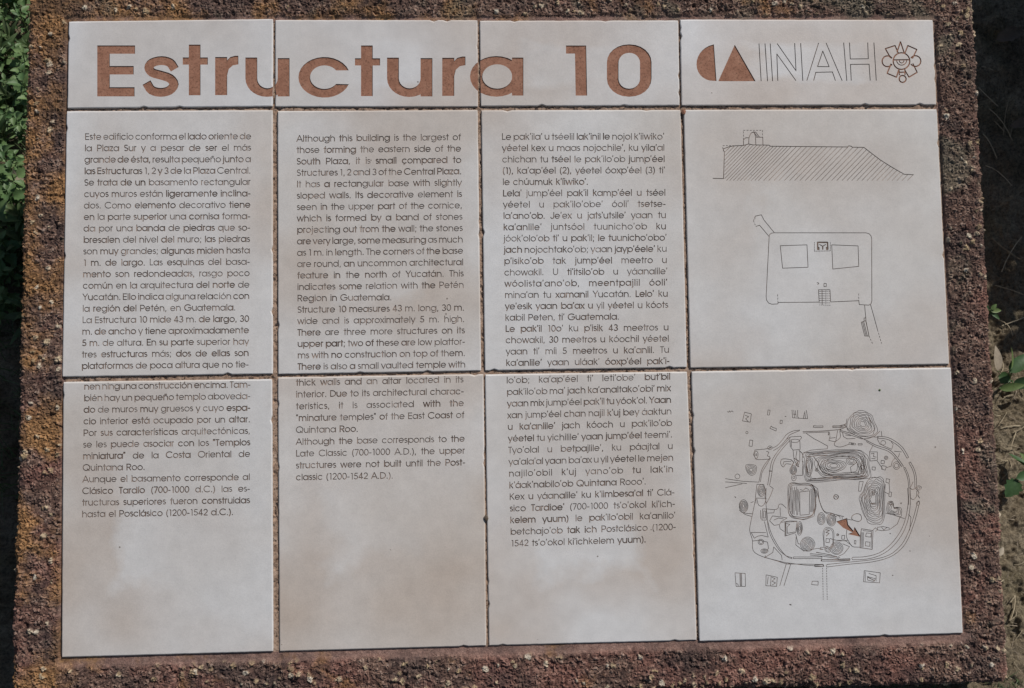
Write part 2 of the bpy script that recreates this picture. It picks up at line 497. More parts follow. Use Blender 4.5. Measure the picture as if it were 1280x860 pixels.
# ---- mortar bed in the joints
def make_bed():
    st = 1.1
    xs = np.arange(FIELD[:, 0].min() - 2, FIELD[:, 0].max() + 2, st); ys = np.arange(FIELD[:, 1].min() - 2, FIELD[:, 1].max() + 2, st)
    X, Y = np.meshgrid(xs, ys)
    gap = np.full(X.shape, 1e9)
    for c in TILES:
        dd, _, _ = poly_sd(X, Y, plan([c[3], c[2], c[1], c[0]]))
        gap = np.minimum(gap, dd)
    inside = poly_sd(X, Y, FIELD)[0] < 1.0
    k = (gap > -3.5) & inside
    Z = -2.1 + 1.5 * (fbm(X / 11, Y / 11, 3) - .5) + 1.6 * (fbm(X / 2.6, Y / 2.6, 2) - .42)
    Z -= 2.6 * np.clip(fbm(X / 5 + 60, Y / 5 + 10, 2) - 0.50, 0, .2) / .2
    return place(grid_mesh('mortar_joints', np.stack([X, Y, Z], -1) / 1000, k[:-1, :-1] & k[1:, 1:] & k[1:, :-1] & k[:-1, 1:], M_MORTAR, sign))
make_bed()

# ------------------------------------------------------------------ stroke lettering (a plain geometric sans)
def arc(cx, cy, rx, ry, a0, a1, n=None):
    n = n or max(4, int(abs(a1 - a0) / 28))
    return [(cx + rx * math.cos(math.radians(a0 + (a1 - a0) * k / n)), cy + ry * math.sin(math.radians(a0 + (a1 - a0) * k / n))) for k in range(n + 1)]
R_ = 0.25
def bowl(cx): return arc(cx, .275, R_, .247, 0, 360, 13)
def ln(*p): return list(p)
def hump(x0, w): return ln((x0, .31)) [:0] + arc(x0 + w / 2, .30, w / 2, .222, 180, 0, 6) + [(x0 + w, 0)]
G = {}
def g(ch, adv, *strokes): G[ch] = (adv, [list(s) for s in strokes])
g(' ', .277)
g('a', .655, bowl(.30), ln((.575, 0), (.575, .55)))
g('b', .67, ln((.09, 0), (.09, .74)), bowl(.37))
g('c', .60, arc(.31, .275, R_, .247, 42, 318, 10))
g('d', .67, bowl(.30), ln((.575, 0), (.575, .74)))
g('e', .63, arc(.31, .275, R_, .247, 0, 325, 12), ln((.06, .275), (.56, .275)))
g('f', .31, ln((.155, 0), (.155, .60)) + arc(.27, .60, .115, .12, 180, 95, 3), ln((.03, .51), (.29, .51)))
g('g', .66, bowl(.30), ln((.575, .55), (.575, .02)) + arc(.325, .02, .25, .20, 0, -150, 6))
g('h', .60, ln((.085, 0), (.085, .74)), hump(.085, .42))
g('i', .19, ln((.095, 0), (.095, .55)), ln((.095, .66), (.095, .74)))
g('ı', .19, ln((.095, 0), (.095, .55)))
g('j', .20, ln((.105, .55), (.105, -.10)) + [(.07, -.17), (.0, -.19)], ln((.105, .66), (.105, .74)))
g('k', .50, ln((.085, 0), (.085, .74)), ln((.39, .55), (.10, .25)), ln((.19, .34), (.43, 0)))
g('l', .19, ln((.095, 0), (.095, .74)))
g('m', .92, ln((.085, 0), (.085, .55)), hump(.085, .37), hump(.455, .37))
g('n', .60, ln((.085, 0), (.085, .55)), hump(.085, .42))
g('o', .63, bowl(.315))
g('p', .67, ln((.09, -.19), (.09, .55)), bowl(.37))
g('q', .67, bowl(.30), ln((.575, -.19), (.575, .55)))
g('r', .31, ln((.085, 0), (.085, .55)), arc(.25, .33, .165, .19, 180, 85, 4))
SC = arc(.19, .405, .125, .112, 35, 270, 7) + arc(.19, .165, .14, .128, 85, -140, 7)
g('s', .385, SC)
g('t', .33, ln((.165, 0), (.165, .72)), ln((.03, .51), (.30, .51)))
g('u', .60, ln((.085, .55), (.085, .25)) + arc(.295, .25, .21, .222, 180, 360, 6) + [(.505, .25)][:0], ln((.505, 0), (.505, .55)))
g('v', .52, ln((.04, .55), (.26, 0), (.48, .55)))
g('w', .78, ln((.04, .55), (.215, 0), (.39, .55), (.565, 0), (.74, .55)))
g('x', .47, ln((.04, .55), (.43, 0)), ln((.43, .55), (.04, 0)))
g('y', .52, ln((.04, .55), (.27, 0)), ln((.48, .55), (.19, -.19)))
g('z', .43, ln((.05, .51), (.37, .51), (.05, .04), (.38, .04)))
g('A', .70, ln((.03, 0), (.35, .74), (.67, 0)), ln((.15, .24), (.55, .24)))
g('C', .78, arc(.42, .37, .37, .345, 42, 318, 12))
g('D', .70, ln((.09, .02), (.09, .72)), ln((.09, .70), (.28, .70)) + arc(.28, .37, .36, .33, 90, -90, 8) + [(.09, .04)])
g('E', .52, ln((.47, .70), (.09, .70)), ln((.09, .74), (.09, 0)), ln((.09, .04), (.47, .04)), ln((.09, .38), (.45, .38)))
g('G', .84, arc(.42, .37, .37, .345, 42, 350, 13), ln((.45, .36), (.79, .36)))
g('I', .20, ln((.1, 0), (.1, .74)))
g('J', .47, ln((.39, .74), (.39, .2)) + arc(.22, .2, .17, .18, 0, -170, 6))
g('K', .58, ln((.09, 0), (.09, .74)), ln((.50, .74), (.11, .34)), ln((.22, .45), (.54, 0)))
g('L', .45, ln((.09, .74), (.09, 0)), ln((.09, .04), (.42, .04)))
g('O', .85, arc(.42, .37, .37, .345, 0, 360, 15))
g('P', .58, ln((.09, 0), (.09, .74)), ln((.09, .70), (.30, .70)) + arc(.32, .505, .2, .195, 90, -90, 7) + [(.09, .31)])
g('Q', .85, arc(.42, .37, .37, .345, 0, 360, 15), ln((.48, .22), (.74, 0)))
g('R', .60, ln((.09, 0), (.09, .74)), ln((.09, .70), (.30, .70)) + arc(.32, .52, .2, .18, 90, -90, 7) + [(.09, .34)], ln((.30, .34), (.53, 0)))
g('S', .50, arc(.25, .535, .17, .165, 35, 270, 7) + arc(.25, .205, .19, .165, 85, -145, 7))
g('T', .43, ln((.02, .70), (.41, .70)), ln((.215, .70), (.215, 0)))
g('U', .65, ln((.09, .74), (.09, .27)) + arc(.325, .27, .235, .235, 180, 360, 8) + [(.56, .74)])
g('Y', .58, ln((.03, .74), (.29, .34), (.55, .74)), ln((.29, .34), (.29, 0)))
g('0', .55, arc(.275, .37, .21, .345, 0, 360, 14))
g('1', .40, ln((.13, .69), (.255, .69), (.255, 0)))
g('2', .53, arc(.26, .51, .19, .2, 165, -30, 7) + [(.07, .04), (.47, .04)])
g('3', .53, arc(.26, .535, .165, .175, 150, -85, 7), arc(.26, .195, .195, .165, 90, -155, 8))
g('4', .55, ln((.50, .18), (.05, .18), (.36, .72), (.36, 0)))
g('5', .53, ln((.44, .70), (.16, .70), (.11, .40)) + arc(.25, .235, .2, .2, 115, -150, 8))
g('7', .50, ln((.05, .70), (.45, .70), (.18, 0)))
g('.', .25, ln((.12, 0), (.12, .09)))
g(',', .25, ln((.13, .09), (.09, -.10)))
g(';', .25, ln((.13, .09), (.09, -.10)), ln((.13, .42), (.13, .51)))
g(':', .25, ln((.13, 0), (.13, .09)), ln((.13, .42), (.13, .51)))
g('-', .33, ln((.05, .27), (.28, .27)))
g("'", .19, ln((.11, .76), (.075, .58)))
g('"', .30, ln((.09, .76), (.07, .58)), ln((.20, .76), (.18, .58)))
g('(', .30, arc(.42, .29, .32, .52, 125, 235, 6))
g(')', .30, arc(-.12, .29, .32, .52, 55, -55, 6))
for a, b in zip('áéóúí', 'aeouı'):
    adv, st = G[b]; cx = {'a': .31, 'e': .31, 'o': .315, 'u': .295, 'ı': .095}[b]
    G[a] = (adv, st + [[(cx - .03, .62), (cx + .07, .75)]])
G['ñ'] = (G['n'][0], G['n'][1] + [[(.17, .64), (.24, .69), (.34, .65), (.41, .70)]])

def strip(pts, w, wobble=0.0):
    """polyline -> connected quads (verts, faces)"""
    P = [np.array(pts[0], float)]
    for p in pts[1:]:
        if np.hypot(*(np.array(p) - P[-1])) > 1e-4: P.append(np.array(p, float))
    if len(P) < 2: return []
    P = np.array(P); out = []
    closed = len(P) > 3 and np.hypot(*(P[0] - P[-1])) < 1e-3
    # split at sharp corners
    segs = []; cur = [P[0]]
    for i in range(1, len(P)):
        cur.append(P[i])
        if i < len(P) - 1:
            a = P[i] - P[i - 1]; b = P[i + 1] - P[i]
            if a @ b < 0.25 * np.linalg.norm(a) * np.linalg.norm(b):
                segs.append(np.array(cur)); cur = [P[i]]
    segs.append(np.array(cur))
    if len(segs) > 1: closed = False
    for S in segs:
        n = len(S); m = n - 1 if closed else n
        T = np.zeros((n, 2)); E = np.diff(S, axis=0); E /= np.linalg.norm(E, axis=1)[:, None]
        T[0] = E[0]; T[-1] = E[-1]; T[1:-1] = E[:-1] + E[1:]
        if closed: T[0] = T[-1] = E[0] + E[-1]
        T /= np.linalg.norm(T, axis=1)[:, None]
        N = np.c_[-T[:, 1], T[:, 0]]
        c = np.ones(n); c[:-1] = np.abs(np.sum(N[:-1] * np.c_[-E[:, 1], E[:, 0]], axis=1)); c = np.maximum(c, .6)
        hw = w / 2 / c
        S = S.copy()
        if not closed:
            S[0] -= T[0] * w * 0.18; S[-1] += T[-1] * w * 0.18
        A = S + N * hw[:, None]; B = S - N * hw[:, None]
        V = np.r_[A[:m], B[:m]]
        F = []
        for i in range(n - 1):
            j = (i + 1) % m
            F.append([m + i, m + j, j, i])
        out.append((V, F))
    return out

class Engraving:
    """grooves of one tile: shapes in mm on the face, sorted into named groups"""
    def __init__(s): s.V = []; s.F = []; s.gid = []; s.groups = []
    def group(s, name, mat, depth, label=None):
        s.groups.append((name, mat, depth, label)); return len(s.groups) - 1
    def add(s, V, F, gi):
        o = len(s.V); s.V += [tuple(v) for v in V]
        for f in F: s.F.append([o + i for i in f]); s.gid.append(gi)
    def poly(s, px, gi):
        P = plan(px); 
        if np.sum(P[:, 0] * np.roll(P[:, 1], -1) - P[:, 1] * np.roll(P[:, 0], -1)) < 0: P = P[::-1]
        s.add(P, [list(range(len(P)))], gi)
    def ring(s, outer, inner, gi):
        A, B = plan(outer), plan(inner); n = len(A)
        for i in range(n - 1):
            s.add([B[i], B[i + 1], A[i + 1], A[i]], [[3, 2, 1, 0]] if _area([B[i], B[i + 1], A[i + 1], A[i]]) < 0 else [[0, 1, 2, 3]], gi)
    def stroke(s, px, w, gi):
        for V, F in strip(plan(px), w): s.add(V, F, gi)
    def dashes(s, px, w, gi, on=2.2, off=1.8):
        P = np.array(px, float)
        for a, b in zip(P[:-1], P[1:]):
            L = np.hypot(*(b - a)); t = 0
            while t < L:
                e = min(t + on, L)
                if e - t > .5: s.stroke([a + (b - a) * t / L, a + (b - a) * e / L], w, gi)
                t += on + off
def _area(P):
    P = np.array(P); return np.sum(P[:, 0] * np.roll(P[:, 1], -1) - P[:, 1] * np.roll(P[:, 0], -1))

def text_block(E, gi, lines, first, last, em, ragged=(), emy=10.8):
    """first/last = (x left, baseline left, x right, baseline right) of the first and last full line"""
    n = len(lines)
    for i, line in enumerate(lines):
        t = i / max(1, n - 1)
        xl, yl, xr, yr = [a + (b - a) * t for a, b in zip(first, last)]
        words = [w for w in line.split(' ') if w]
        W = [sum(G[c][0] for c in w) * em for w in words]
        W_end = None
        width = xr - xl; track = 0.0
        chars = sum(len(w) for w in words)
        if i in ragged:
            sp = 0.33 * em
        else:
            sp = (width - sum(W)) / max(1, len(words) - 1)
            lo = 0.17 * em
            hi = 0.95 * em
            if sp < lo: track = (width - sum(W) - lo * (len(words) - 1)) / chars; sp = lo
            elif sp > hi: track = (width - sum(W) - hi * (len(words) - 1)) / chars; sp = hi
        x = xl
        slope = (yr - yl) / (xr - xl)
        for w in words:
            wt = random.choice((1.0, 1.05, 1.1, 1.15, 1.2, 1.3))
            for ch in w:
                adv, st = G[ch]
                dy = random.uniform(-.12, .12)
                wc = wt * random.uniform(.88, 1.08)
                for s in st:
                    E.stroke([(x + px * em, yl + slope * (x + px * em - xl) + dy - py * emy) for px, py in s], wc * MM, gi)
                x += adv * em + track
            x += sp

def in_poly(P, Q):
    c = np.zeros(len(P), bool); x, y = P[:, 0], P[:, 1]
    for a, b in zip(Q, np.roll(Q, -1, axis=0)):
        if a[1] == b[1]: continue
        m = (a[1] > y) != (b[1] > y)
        c ^= m & (x < (b[0] - a[0]) * (y - a[1]) / (b[1] - a[1]) + a[0])
    return c

# ---- building one tile with its engraving cut into the face
def build_tile(corners, E, label=None, thick=9.0, bevel=1.5, lift=0.0):
    C = plan([corners[3], corners[2], corners[1], corners[0]])           # anticlockwise
    outer = []; inner = []
    for i in range(4):
        a, b = C[i], C[(i + 1) % 4]; L = np.linalg.norm(b - a); e = (b - a) / L; nrm = np.array([-e[1], e[0]])
        n = int(L / 5)
        chip = {random.randrange(2, n - 2): random.uniform(.6, 1.8) for _ in range(random.choice((0, 1, 2, 2)))}
        for k in range(n):
            t = k / n * L
            j = abs(random.gauss(0, .10)) + chip.get(k, 0)
            bv = (.55, 1.1, bevel, .55)[i]; bp = (.55, 1.1, bevel, .55)[i - 1]
            if k == 0: outer.append(a + (e + nrm) * .3); inner.append(a + e * (bp + .1) + nrm * (bv + .1))
            else:
                outer.append(a + e * t + nrm * j); inner.append(a + e * t + nrm * (bv + .3 + j))
    V = [tuple(p) for p in outer] + [tuple(p) for p in inner] + list(E.V)
    no = len(outer)
    F = [list(range(no)), list(range(no, 2 * no))] + [[2 * no + i for i in f] for f in E.F]
    vo, eo, fo, ov, oe, of = delaunay_2d_cdt([Vector(v) for v in V], [], F, 1, 1e-5, True)
    X = np.array([(v.x, v.y) for v in vo])
    sdo = poly_sd(X[:, 0], X[:, 1], C)[0]
    is_out = np.zeros(len(X), bool)
    for i, ids in enumerate(ov):
        if any(k < no for k in ids): is_out[i] = True
    tri = []; grp = []
    cen = np.array([X[list(f)].mean(0) for f in fo]); member = np.full(len(fo), 10 ** 6)
    inside = in_poly(cen, np.array(outer))
    order = np.argsort(cen[:, 0]); cx_s = cen[order, 0]; EV = np.array(E.V)
    for f, k in zip(E.F, E.gid):
        Q = EV[f]
        lo, hi = np.searchsorted(cx_s, (Q[:, 0].min(), Q[:, 0].max()))
        ids = order[lo:hi]; ids = ids[(cen[ids, 1] > Q[:, 1].min()) & (cen[ids, 1] < Q[:, 1].max())]
        if len(ids) == 0: continue
        hit = ids[in_poly(cen[ids], Q)]
        member[hit] = np.minimum(member[hit], k)
    for n_, f in enumerate(fo):
        if not inside[n_]: continue
        tri.append(f); grp.append(int(member[n_]) if member[n_] < 10 ** 6 else -1)
    edge = {}
    for i, f in enumerate(tri):
        for a, b in zip(f, list(f[1:]) + [f[0]]):
            edge.setdefault((min(a, b), max(a, b)), []).append((i, a, b))
    # points that lie on the tile's own rim
    rim = set()
    for (a, b), u in edge.items():
        if len(u) == 1: rim.add(a); rim.add(b)
    tvec = (C[2] + C[3]) / 2 - (C[0] + C[1]) / 2; tvec /= np.linalg.norm(tvec); cmid = C.mean(0); half = np.linalg.norm((C[2] + C[3]) / 2 - cmid)
    rmid = (C[1] + C[2]) / 2
    def topz(i):
        if i not in rim: return lift
        if (X[i] - cmid) @ tvec > half - 3: return lift - 1.3
        return lift - (1.0 if abs(X[i][0] - rmid[0]) < 14 and X[i][0] > cmid[0] else .55)
    meshes = {}
    def sink(k): return meshes.setdefault(k, ([], [], {}))
    def vert(k, i, z):
        vs_, fs_, mp = sink(k); key = (i, round(z, 4))
        if key not in mp: mp[key] = len(vs_); vs_.append((X[i][0] / 1000, X[i][1] / 1000, z / 1000))
        return mp[key]
    def floor_z(k): return -E.groups[k][2] + lift
    for f, k in zip(tri, grp):
        sink(k)[1].append([vert(k, i, topz(i) if k < 0 else floor_z(k)) for i in f])
    for (a, b), u in edge.items():
        if len(u) == 1:
            i, p, q = u[0]; k = grp[i]
            zp, zq = (topz(p), topz(q)) if k < 0 else (floor_z(k), floor_z(k))
            sink(-1)[1].append([vert(-1, q, zq), vert(-1, p, zp), vert(-1, p, -thick), vert(-1, q, -thick)])
        else:
            (i, p, q), (j, _, _) = u[0], u[1]
            ki, kj = grp[i], grp[j]
            if ki == kj: continue
            if ki < 0 or kj < 0:
                k = max(ki, kj)
                if ki >= 0: p, q = q, p      # p->q runs along the face side
                sink(k)[1].append([vert(k, q, topz(q)), vert(k, p, topz(p)), vert(k, p, floor_z(k)), vert(k, q, floor_z(k))])
    vs_, fs_, _ = meshes[-1]
    tile = place(mesh_obj('tile', vs_, fs_, M_TILE, sign))
    if label: tile['label'] = label
    for k, (vs_, fs_, _) in sorted(meshes.items()):
        if k < 0: continue
        name, mat, depth, lab = E.groups[k]
        o = mesh_obj(name, vs_, fs_, mat, tile)
        if lab: o['label'] = lab
    return tile

ENG = [Engraving() for _ in TILES]

# ---- title row -----------------------------------------------------
DT = 0.8
def ell(cx, cy, rx, ry, a0, a1, n): return [(cx + rx * math.cos(math.radians(a0 + (a1 - a0) * k / n)), cy - ry * math.sin(math.radians(a0 + (a1 - a0) * k / n))) for k in range(n + 1)]
def rect(x0, y0, x1, y1): return [(x0, y0), (x1, y0), (x1, y1), (x0, y1)]
def spline(P, n=4):
    P = [np.array(p, float) for p in P]; Q = [2 * P[0] - P[1]] + P + [2 * P[-1] - P[-2]]; r = []
    for i in range(1, len(Q) - 2):
        a, b, c, d_ = Q[i - 1:i + 3]
        for k in range(n):
            t = k / n
            r.append(.5 * (2 * b + (c - a) * t + (2 * a - 5 * b + 4 * c - d_) * t * t + (3 * b - a - 3 * c + d_) * t ** 3))
    return r + [P[-1]]
def spline_c(P, n=4):
    P = [np.array(p, float) for p in P]; m = len(P); r = []
    for i in range(m):
        a, b, c, d_ = P[i - 1], P[i], P[(i + 1) % m], P[(i + 2) % m]
        for k in range(n):
            t = k / n
            r.append(.5 * (2 * b + (c - a) * t + (2 * a - 5 * b + 4 * c - d_) * t * t + (3 * b - a - 3 * c + d_) * t ** 3))
    return r + [r[0]]

def letter(tiles, ch, draw):
    for ti in tiles:
        gi = ENG[ti].group('title_letter', M_CLAY, DT, 'sunken bare terracotta letter ' + ch)
        draw(ENG[ti], gi)
letter([0], 'E', lambda E, k: E.poly([(121.7, 56.9), (168.9, 56.9), (168.9, 67.3), (137.3, 67.3), (137.3, 82.6), (167.2, 82.6), (167.2, 93.2), (137.3, 93.2), (137.3, 109.1), (168.3, 109.1), (168.3, 120.6), (121.7, 120.6)], k))
SL = spline([(217.5, 85), (212.5, 78.4), (202, 75.8), (190.5, 78.5), (186.3, 84.6), (190.5, 90.8), (201, 94), (212.5, 98), (217.6, 105.5), (212, 113), (201, 115.6), (189.8, 112.8), (184.2, 105.0)], 3)
letter([0], 's', lambda E, k: E.stroke(SL, 11.4 * MM, k))
def t_(x0, y0, dx=0):
    def f(E, k):
        E.poly(rect(x0, y0, x0 + 14.6, y0 + 63.3), k); E.poly(rect(x0 - 7.6, y0 + 16, x0 + 23.8, y0 + 25.0), k)
    return f
letter([0], 't', t_(236.1, 55.9))
def r_(x0, y0):
    def f(E, k):
        E.poly(rect(x0, y0 + 1, x0 + 15, y0 + 48.6), k)
        E.poly([(x0 + 12, y0 + 8), (x0 + 19, y0 + 1.0), (x0 + 25, y0 - .6), (x0 + 29, y0 - .6), (x0 + 29, y0 + 10.2), (x0 + 22, y0 + 11.5), (x0 + 17, y0 + 16), (x0 + 15, y0 + 24), (x0 + 12, y0 + 24)], k)
    return f
letter([0], 'r', r_(269.0, 70.4))
def u_(x0, y0, wd, s=14.8):
    def f(E, k):
        cx = x0 + wd / 2
        E.poly(rect(x0, y0, x0 + s, y0 + 27), k)
        E.ring(ell(cx - .5, y0 + 26, wd / 2 - .5, 23.2, 180, 335, 12), ell(cx, y0 + 26, wd / 2 - s, 12.4, 180, 360, 12), k)
        E.poly(rect(x0 + wd - s, y0 + .6, x0 + wd, y0 + 48.5), k)
    return f
letter([0, 1], 'u', u_(306.8, 72, 55.1))
letter([1], 'c', lambda E, k: E.ring(ell(405.5, 96.6, 32.5, 25.4, 20, 340, 26), ell(405.5, 96.4, 17.9, 14.7, 35, 325, 26), k))
letter([1], 't', t_(451.3, 56.8))
letter([1], 'u', u_(483.8, 72, 56.7))
letter([1], 'r', r_(552.8, 71.2))
def a_(E, k):
    E.ring(ell(620.5, 95.5, 33, 25.4, 0, 360, 28), ell(621.6, 95.6, 18.7, 15.2, 0, 360, 28), k)
    E.poly(rect(640.0, 72.0, 654.2, 119.5), k)
letter([1, 2], 'a', a_)
letter([2], '1', lambda E, k: E.poly([(707.5, 56.9), (732.7, 56.9), (733.9, 119.5), (719.6, 119.5), (718.7, 67.0), (707.5, 67.0)], k))
def rrect(x0, y0, x1, y1, rx, ry, n=6):
    return (ell(x1 - rx, y0 + ry, rx, ry, 0, 90, n) + ell(x0 + rx, y0 + ry, rx, ry, 90, 180, n) + ell(x0 + rx, y1 - ry, rx, ry, 180, 270, n) + ell(x1 - rx, y1 - ry, rx, ry, 270, 360, n) + [(x1, y0 + ry)])
letter([2], '0', lambda E, k: E.ring(rrect(758.6, 55.5, 814.4, 120.9, 27.0, 22.5), rrect(773.1, 66.1, 800, 110.8, 13, 12.5), k))

# emblem row
E = ENG[3]
gk = E.group('sunken_half_disc', M_CLAY, DT, 'sunken terracotta half disc of the logo')
E.poly([(892.3, 55.5), (895.5, 101.4)] + [(893.6 + 2.0 * math.sin(a) * -1 - 23.0 * math.cos(a) * 1.0, 78.4 + 22.9 * math.sin(a)) for a in np.linspace(math.pi / 2, -math.pi / 2, 16)][1:-1], gk)
gk = E.group('sunken_triangle', M_CLAY, DT, 'sunken terracotta triangle of the logo')
E.poly([(918.4, 56.1), (897.8, 101.6), (944.4, 101.6)], gk)
z8 = lambda *p: [(860 + x / 4.129, 30 + y / 4.129) for x, y in p]
for nm, lab, strokes in (
    ('outline_letter', 'thin engraved outline letter I', [[(366, 102), (377, 295)], [(397, 102), (410, 295)]]),
    ('outline_letter', 'thin engraved outline letter N', [[(424, 102), (436, 295)], [(463, 293), (458, 155), (556, 292)], [(460, 102), (557, 242), (550, 100)], [(581, 100), (592, 293)]]),
    ('outline_letter', 'thin engraved outline letter A', [[(673, 99), (613, 292)], [(712, 98), (795, 293)], [(695, 140), (668, 220), (728, 221), (695, 140)], [(648, 292), (659, 250), (745, 248), (760, 292)]]),
    ('outline_letter', 'thin engraved outline letter H', [[(803, 97), (819, 293)], [(833, 97), (837, 181), (930, 180), (927, 97)], [(842, 292), (838, 209), (934, 208), (940, 292)], [(959, 97), (971, 292)]])):
    gk = E.group(nm, M_GROOVE, 0.8, lab)
    for s_ in strokes: E.stroke(z8(*s_), 1.0 * MM, gk)
gk = E.group('engraved_emblem', M_CLAY, 0.7, 'engraved flower-like glyph emblem with an eye')
def zc(cx, cy, r, a0, a1, n, w=1.7, ry=None): E.stroke(z8(*ell(cx, cy, r, ry or r, a0, a1, n)), w * MM, gk)
zc(1101, 192, 43, 0, 360, 20)
zc(1102, 187, 26, 180, 360, 9, 1.1); zc(1102, 190, 12, 180, 360, 6, 1.1)
for s_ in ([(1060, 186), (1143, 185)], [(1078, 146), (1096, 92), (1114, 147)], [(1045, 176), (1018, 128), (1068, 112), (1084, 150)],
           [(1119, 150), (1134, 112), (1180, 132), (1158, 178)], [(1047, 207), (1027, 255), (1075, 275), (1086, 240)],
           [(1160, 205), (1182, 250), (1140, 275), (1119, 240)], [(1088, 236), (1090, 264)], [(1119, 236), (1119, 263)], [(1087, 250), (1120, 249)]):
    E.stroke(z8(*s_), 1.65 * MM, gk)
zc(1029, 193, 28, 35, 325, 12); zc(1173, 192, 28, 145, -145, 12); zc(1107, 284, 18, 0, 360, 12)

# ---- body text -----------------------------------------------------
T_ES1 = """Este edificio conforma el lado oriente de
la Plaza Sur y a pesar de ser el más
grande de ésta, resulta pequeño junto a
las Estructuras 1, 2 y 3 de la Plaza Central.
Se trata de un basamento rectangular
cuyos muros están ligeramente inclina-
dos. Como elemento decorativo tiene
en la parte superior una cornisa forma-
da por una banda de piedras que so-
bresalen del nivel del muro; las piedras
son muy grandes; algunas miden hasta
1 m. de largo. Las esquinas del basa-
mento son redondeadas, rasgo poco
común en la arquitectura del norte de
Yucatán. Ello indica alguna relación con
la región del Petén, en Guatemala.
La Estructura 10 mide 43 m. de largo, 30
m. de ancho y tiene aproximadamente
5 m. de altura. En su parte superior hay
tres estructuras más; dos de ellas son
plataformas de poca altura que no tie-"""
T_ES2 = """nen ninguna construcción encima. Tam-
bién hay un pequeño templo aboveda-
do de muros muy gruesos y cuyo espa-
cio interior está ocupado por un altar.
Por sus características arquitectónicas,
se les puede asociar con los "Templos
miniatura" de la Costa Oriental de
Quintana Roo.
Aunque el basamento corresponde al
Clásico Tardío (700-1000 d.C.) las es-
tructuras superiores fueron construidas
hasta el Posclásico (1200-1542 d.C.)."""
T_EN1 = """Although this building is the largest of
those forming the eastern side of the
South Plaza, it is small compared to
Structures 1, 2 and 3 of the Central Plaza.
It has a rectangular base with slightly
sloped walls. Its decorative element is
seen in the upper part of the cornice,
which is formed by a band of stones
projecting out from the wall; the stones
are very large, some measuring as much
as 1 m. in length. The corners of the base
are round, an uncommon architectural
feature in the north of Yucatán. This
indicates some relation with the Petén
Region in Guatemala.
Structure 10 measures 43 m. long, 30 m.
wide and is approximately 5 m. high.
There are three more structures on its
upper part; two of these are low platfor-
ms with no construction on top of them.
There is also a small vaulted temple with"""
T_EN2 = """thick walls and an altar located in its
interior. Due to its architectural charac-
teristics, it is associated with the
"minature temples" of the East Coast of
Quintana Roo.
Although the base corresponds to the
Late Classic (700-1000 A.D.), the upper
structures were not built until the Post-
classic (1200-1542 A.D.)."""
T_MA1 = """Le pak'ila' u tséelil lak'inil le nojol k'iiwiko'
yéetel kex u maas nojochile', ku yila'al
chichan tu tséel le pak'ilo'ob jump'éel
(1), ka'ap'éel (2), yéetel óoxp'éel (3) ti'
le chúumuk k'íiwiko'.
Lela' jump'éel pak'il kamp'éel u tséel
yéetel u pak'ilo'obe' óoli' tsetse-
la'ano'ob. Je'ex u jats'utsile' yaan tu
ka'anlile' juntsóol tuunicho'ob ku
jóok'olo'ob ti' u pak'il; le tuunicho'obo'
jach nojochtako'ob; yaan jayp'éele' ku
p'isiko'ob tak jump'éel meetro u
chowakil. U ti'itsilo'ob u yáanalile'
wóolista'ano'ob, meentpajlil óoli'
mina'an tu xamanil Yucatán. Lelo' ku
ye'esik yaan ba'ax u yil yéetel u kóots
kabil Peten, ti' Guatemala.
Le pak'il 10o' ku p'isik 43 meetros u
chowakil, 30 meetros u kóochil yéetel
yaan ti' míi 5 meetros u ka'anlil. Tu
ka'anlile' yaan uláak' óoxp'éel pak'i-"""
T_MA2 = """lo'ob; ka'ap'éel ti' leti'obe' but'bil
pak'ilo'ob ma' jach ka'analtako'obi' mix
yaan mix jump'éel pak'il tu yóok'ol. Yaan
xan jump'éel chan najil k'uj bey áaktun
u ka'anlile' jach kóoch u pak'ilo'ob
yéetel tu yichilile' yaan jump'éel teemi'.
Tyo'olal u betpajlile', ku páajtal u
ya'ala'al yaan ba'ax u yil yéetel le mejen
najilo'obil k'uj yano'ob tu lak'in
k'áak'nabilo'ob Quintana Rooo'.
Kex u yáanalile' ku k'iimbesa'al ti' Clá-
sico Tardioe' (700-1000 ts'o'okol ki'ich-
kelem yuum) le pak'ilo'obil ka'anlilo'
betchajo'ob tak ich Postclásico (1200-
1542 ts'o'okol ki'ichkelem yuum)."""
EM = 11.3
_need = set(T_ES1 + T_ES2 + T_EN1 + T_EN2 + T_MA1 + T_MA2) - set(G) - {'\n'}
print('missing glyphs', _need)
for ti, lang, txt, first, last, rag in (
        (4, 'Spanish', T_ES1, (106.0, 174.8, 314.2, 174.2), (102.0, 461.3, 311.0, 459.2), (15,)),
        (8, 'Spanish', T_ES2, (105.1, 487.0, 313.3, 484.4), (102.4, 646.6, 312.6, 643.4), (7, 11)),
        (5, 'English', T_EN1, (370.5, 177.2, 576.2, 175.2), (371.9, 462.3, 582.0, 459.2), (14,)),
        (9, 'English', T_EN2, (369.7, 482.1, 579.5, 478.0), (369.7, 600.4, 582.0, 596.5), (4, 8)),
        (6, 'Mayan', T_MA1, (627.0, 174.8, 830.5, 174.4), (632.4, 457.4, 837.0, 455.0), (4, 16)),
        (10, 'Mayan', T_MA2, (632.9, 479.2, 838.2, 474.5), (638.2, 683.2, 845.5, 676.8), (9, 14))):
    gi = ENG[ti].group('engraved_text', M_GROOVE, 0.62, 'fine engraved ' + lang + ' text')
    text_block(ENG[ti], gi, txt.split('\n'), first, last, EM, rag)

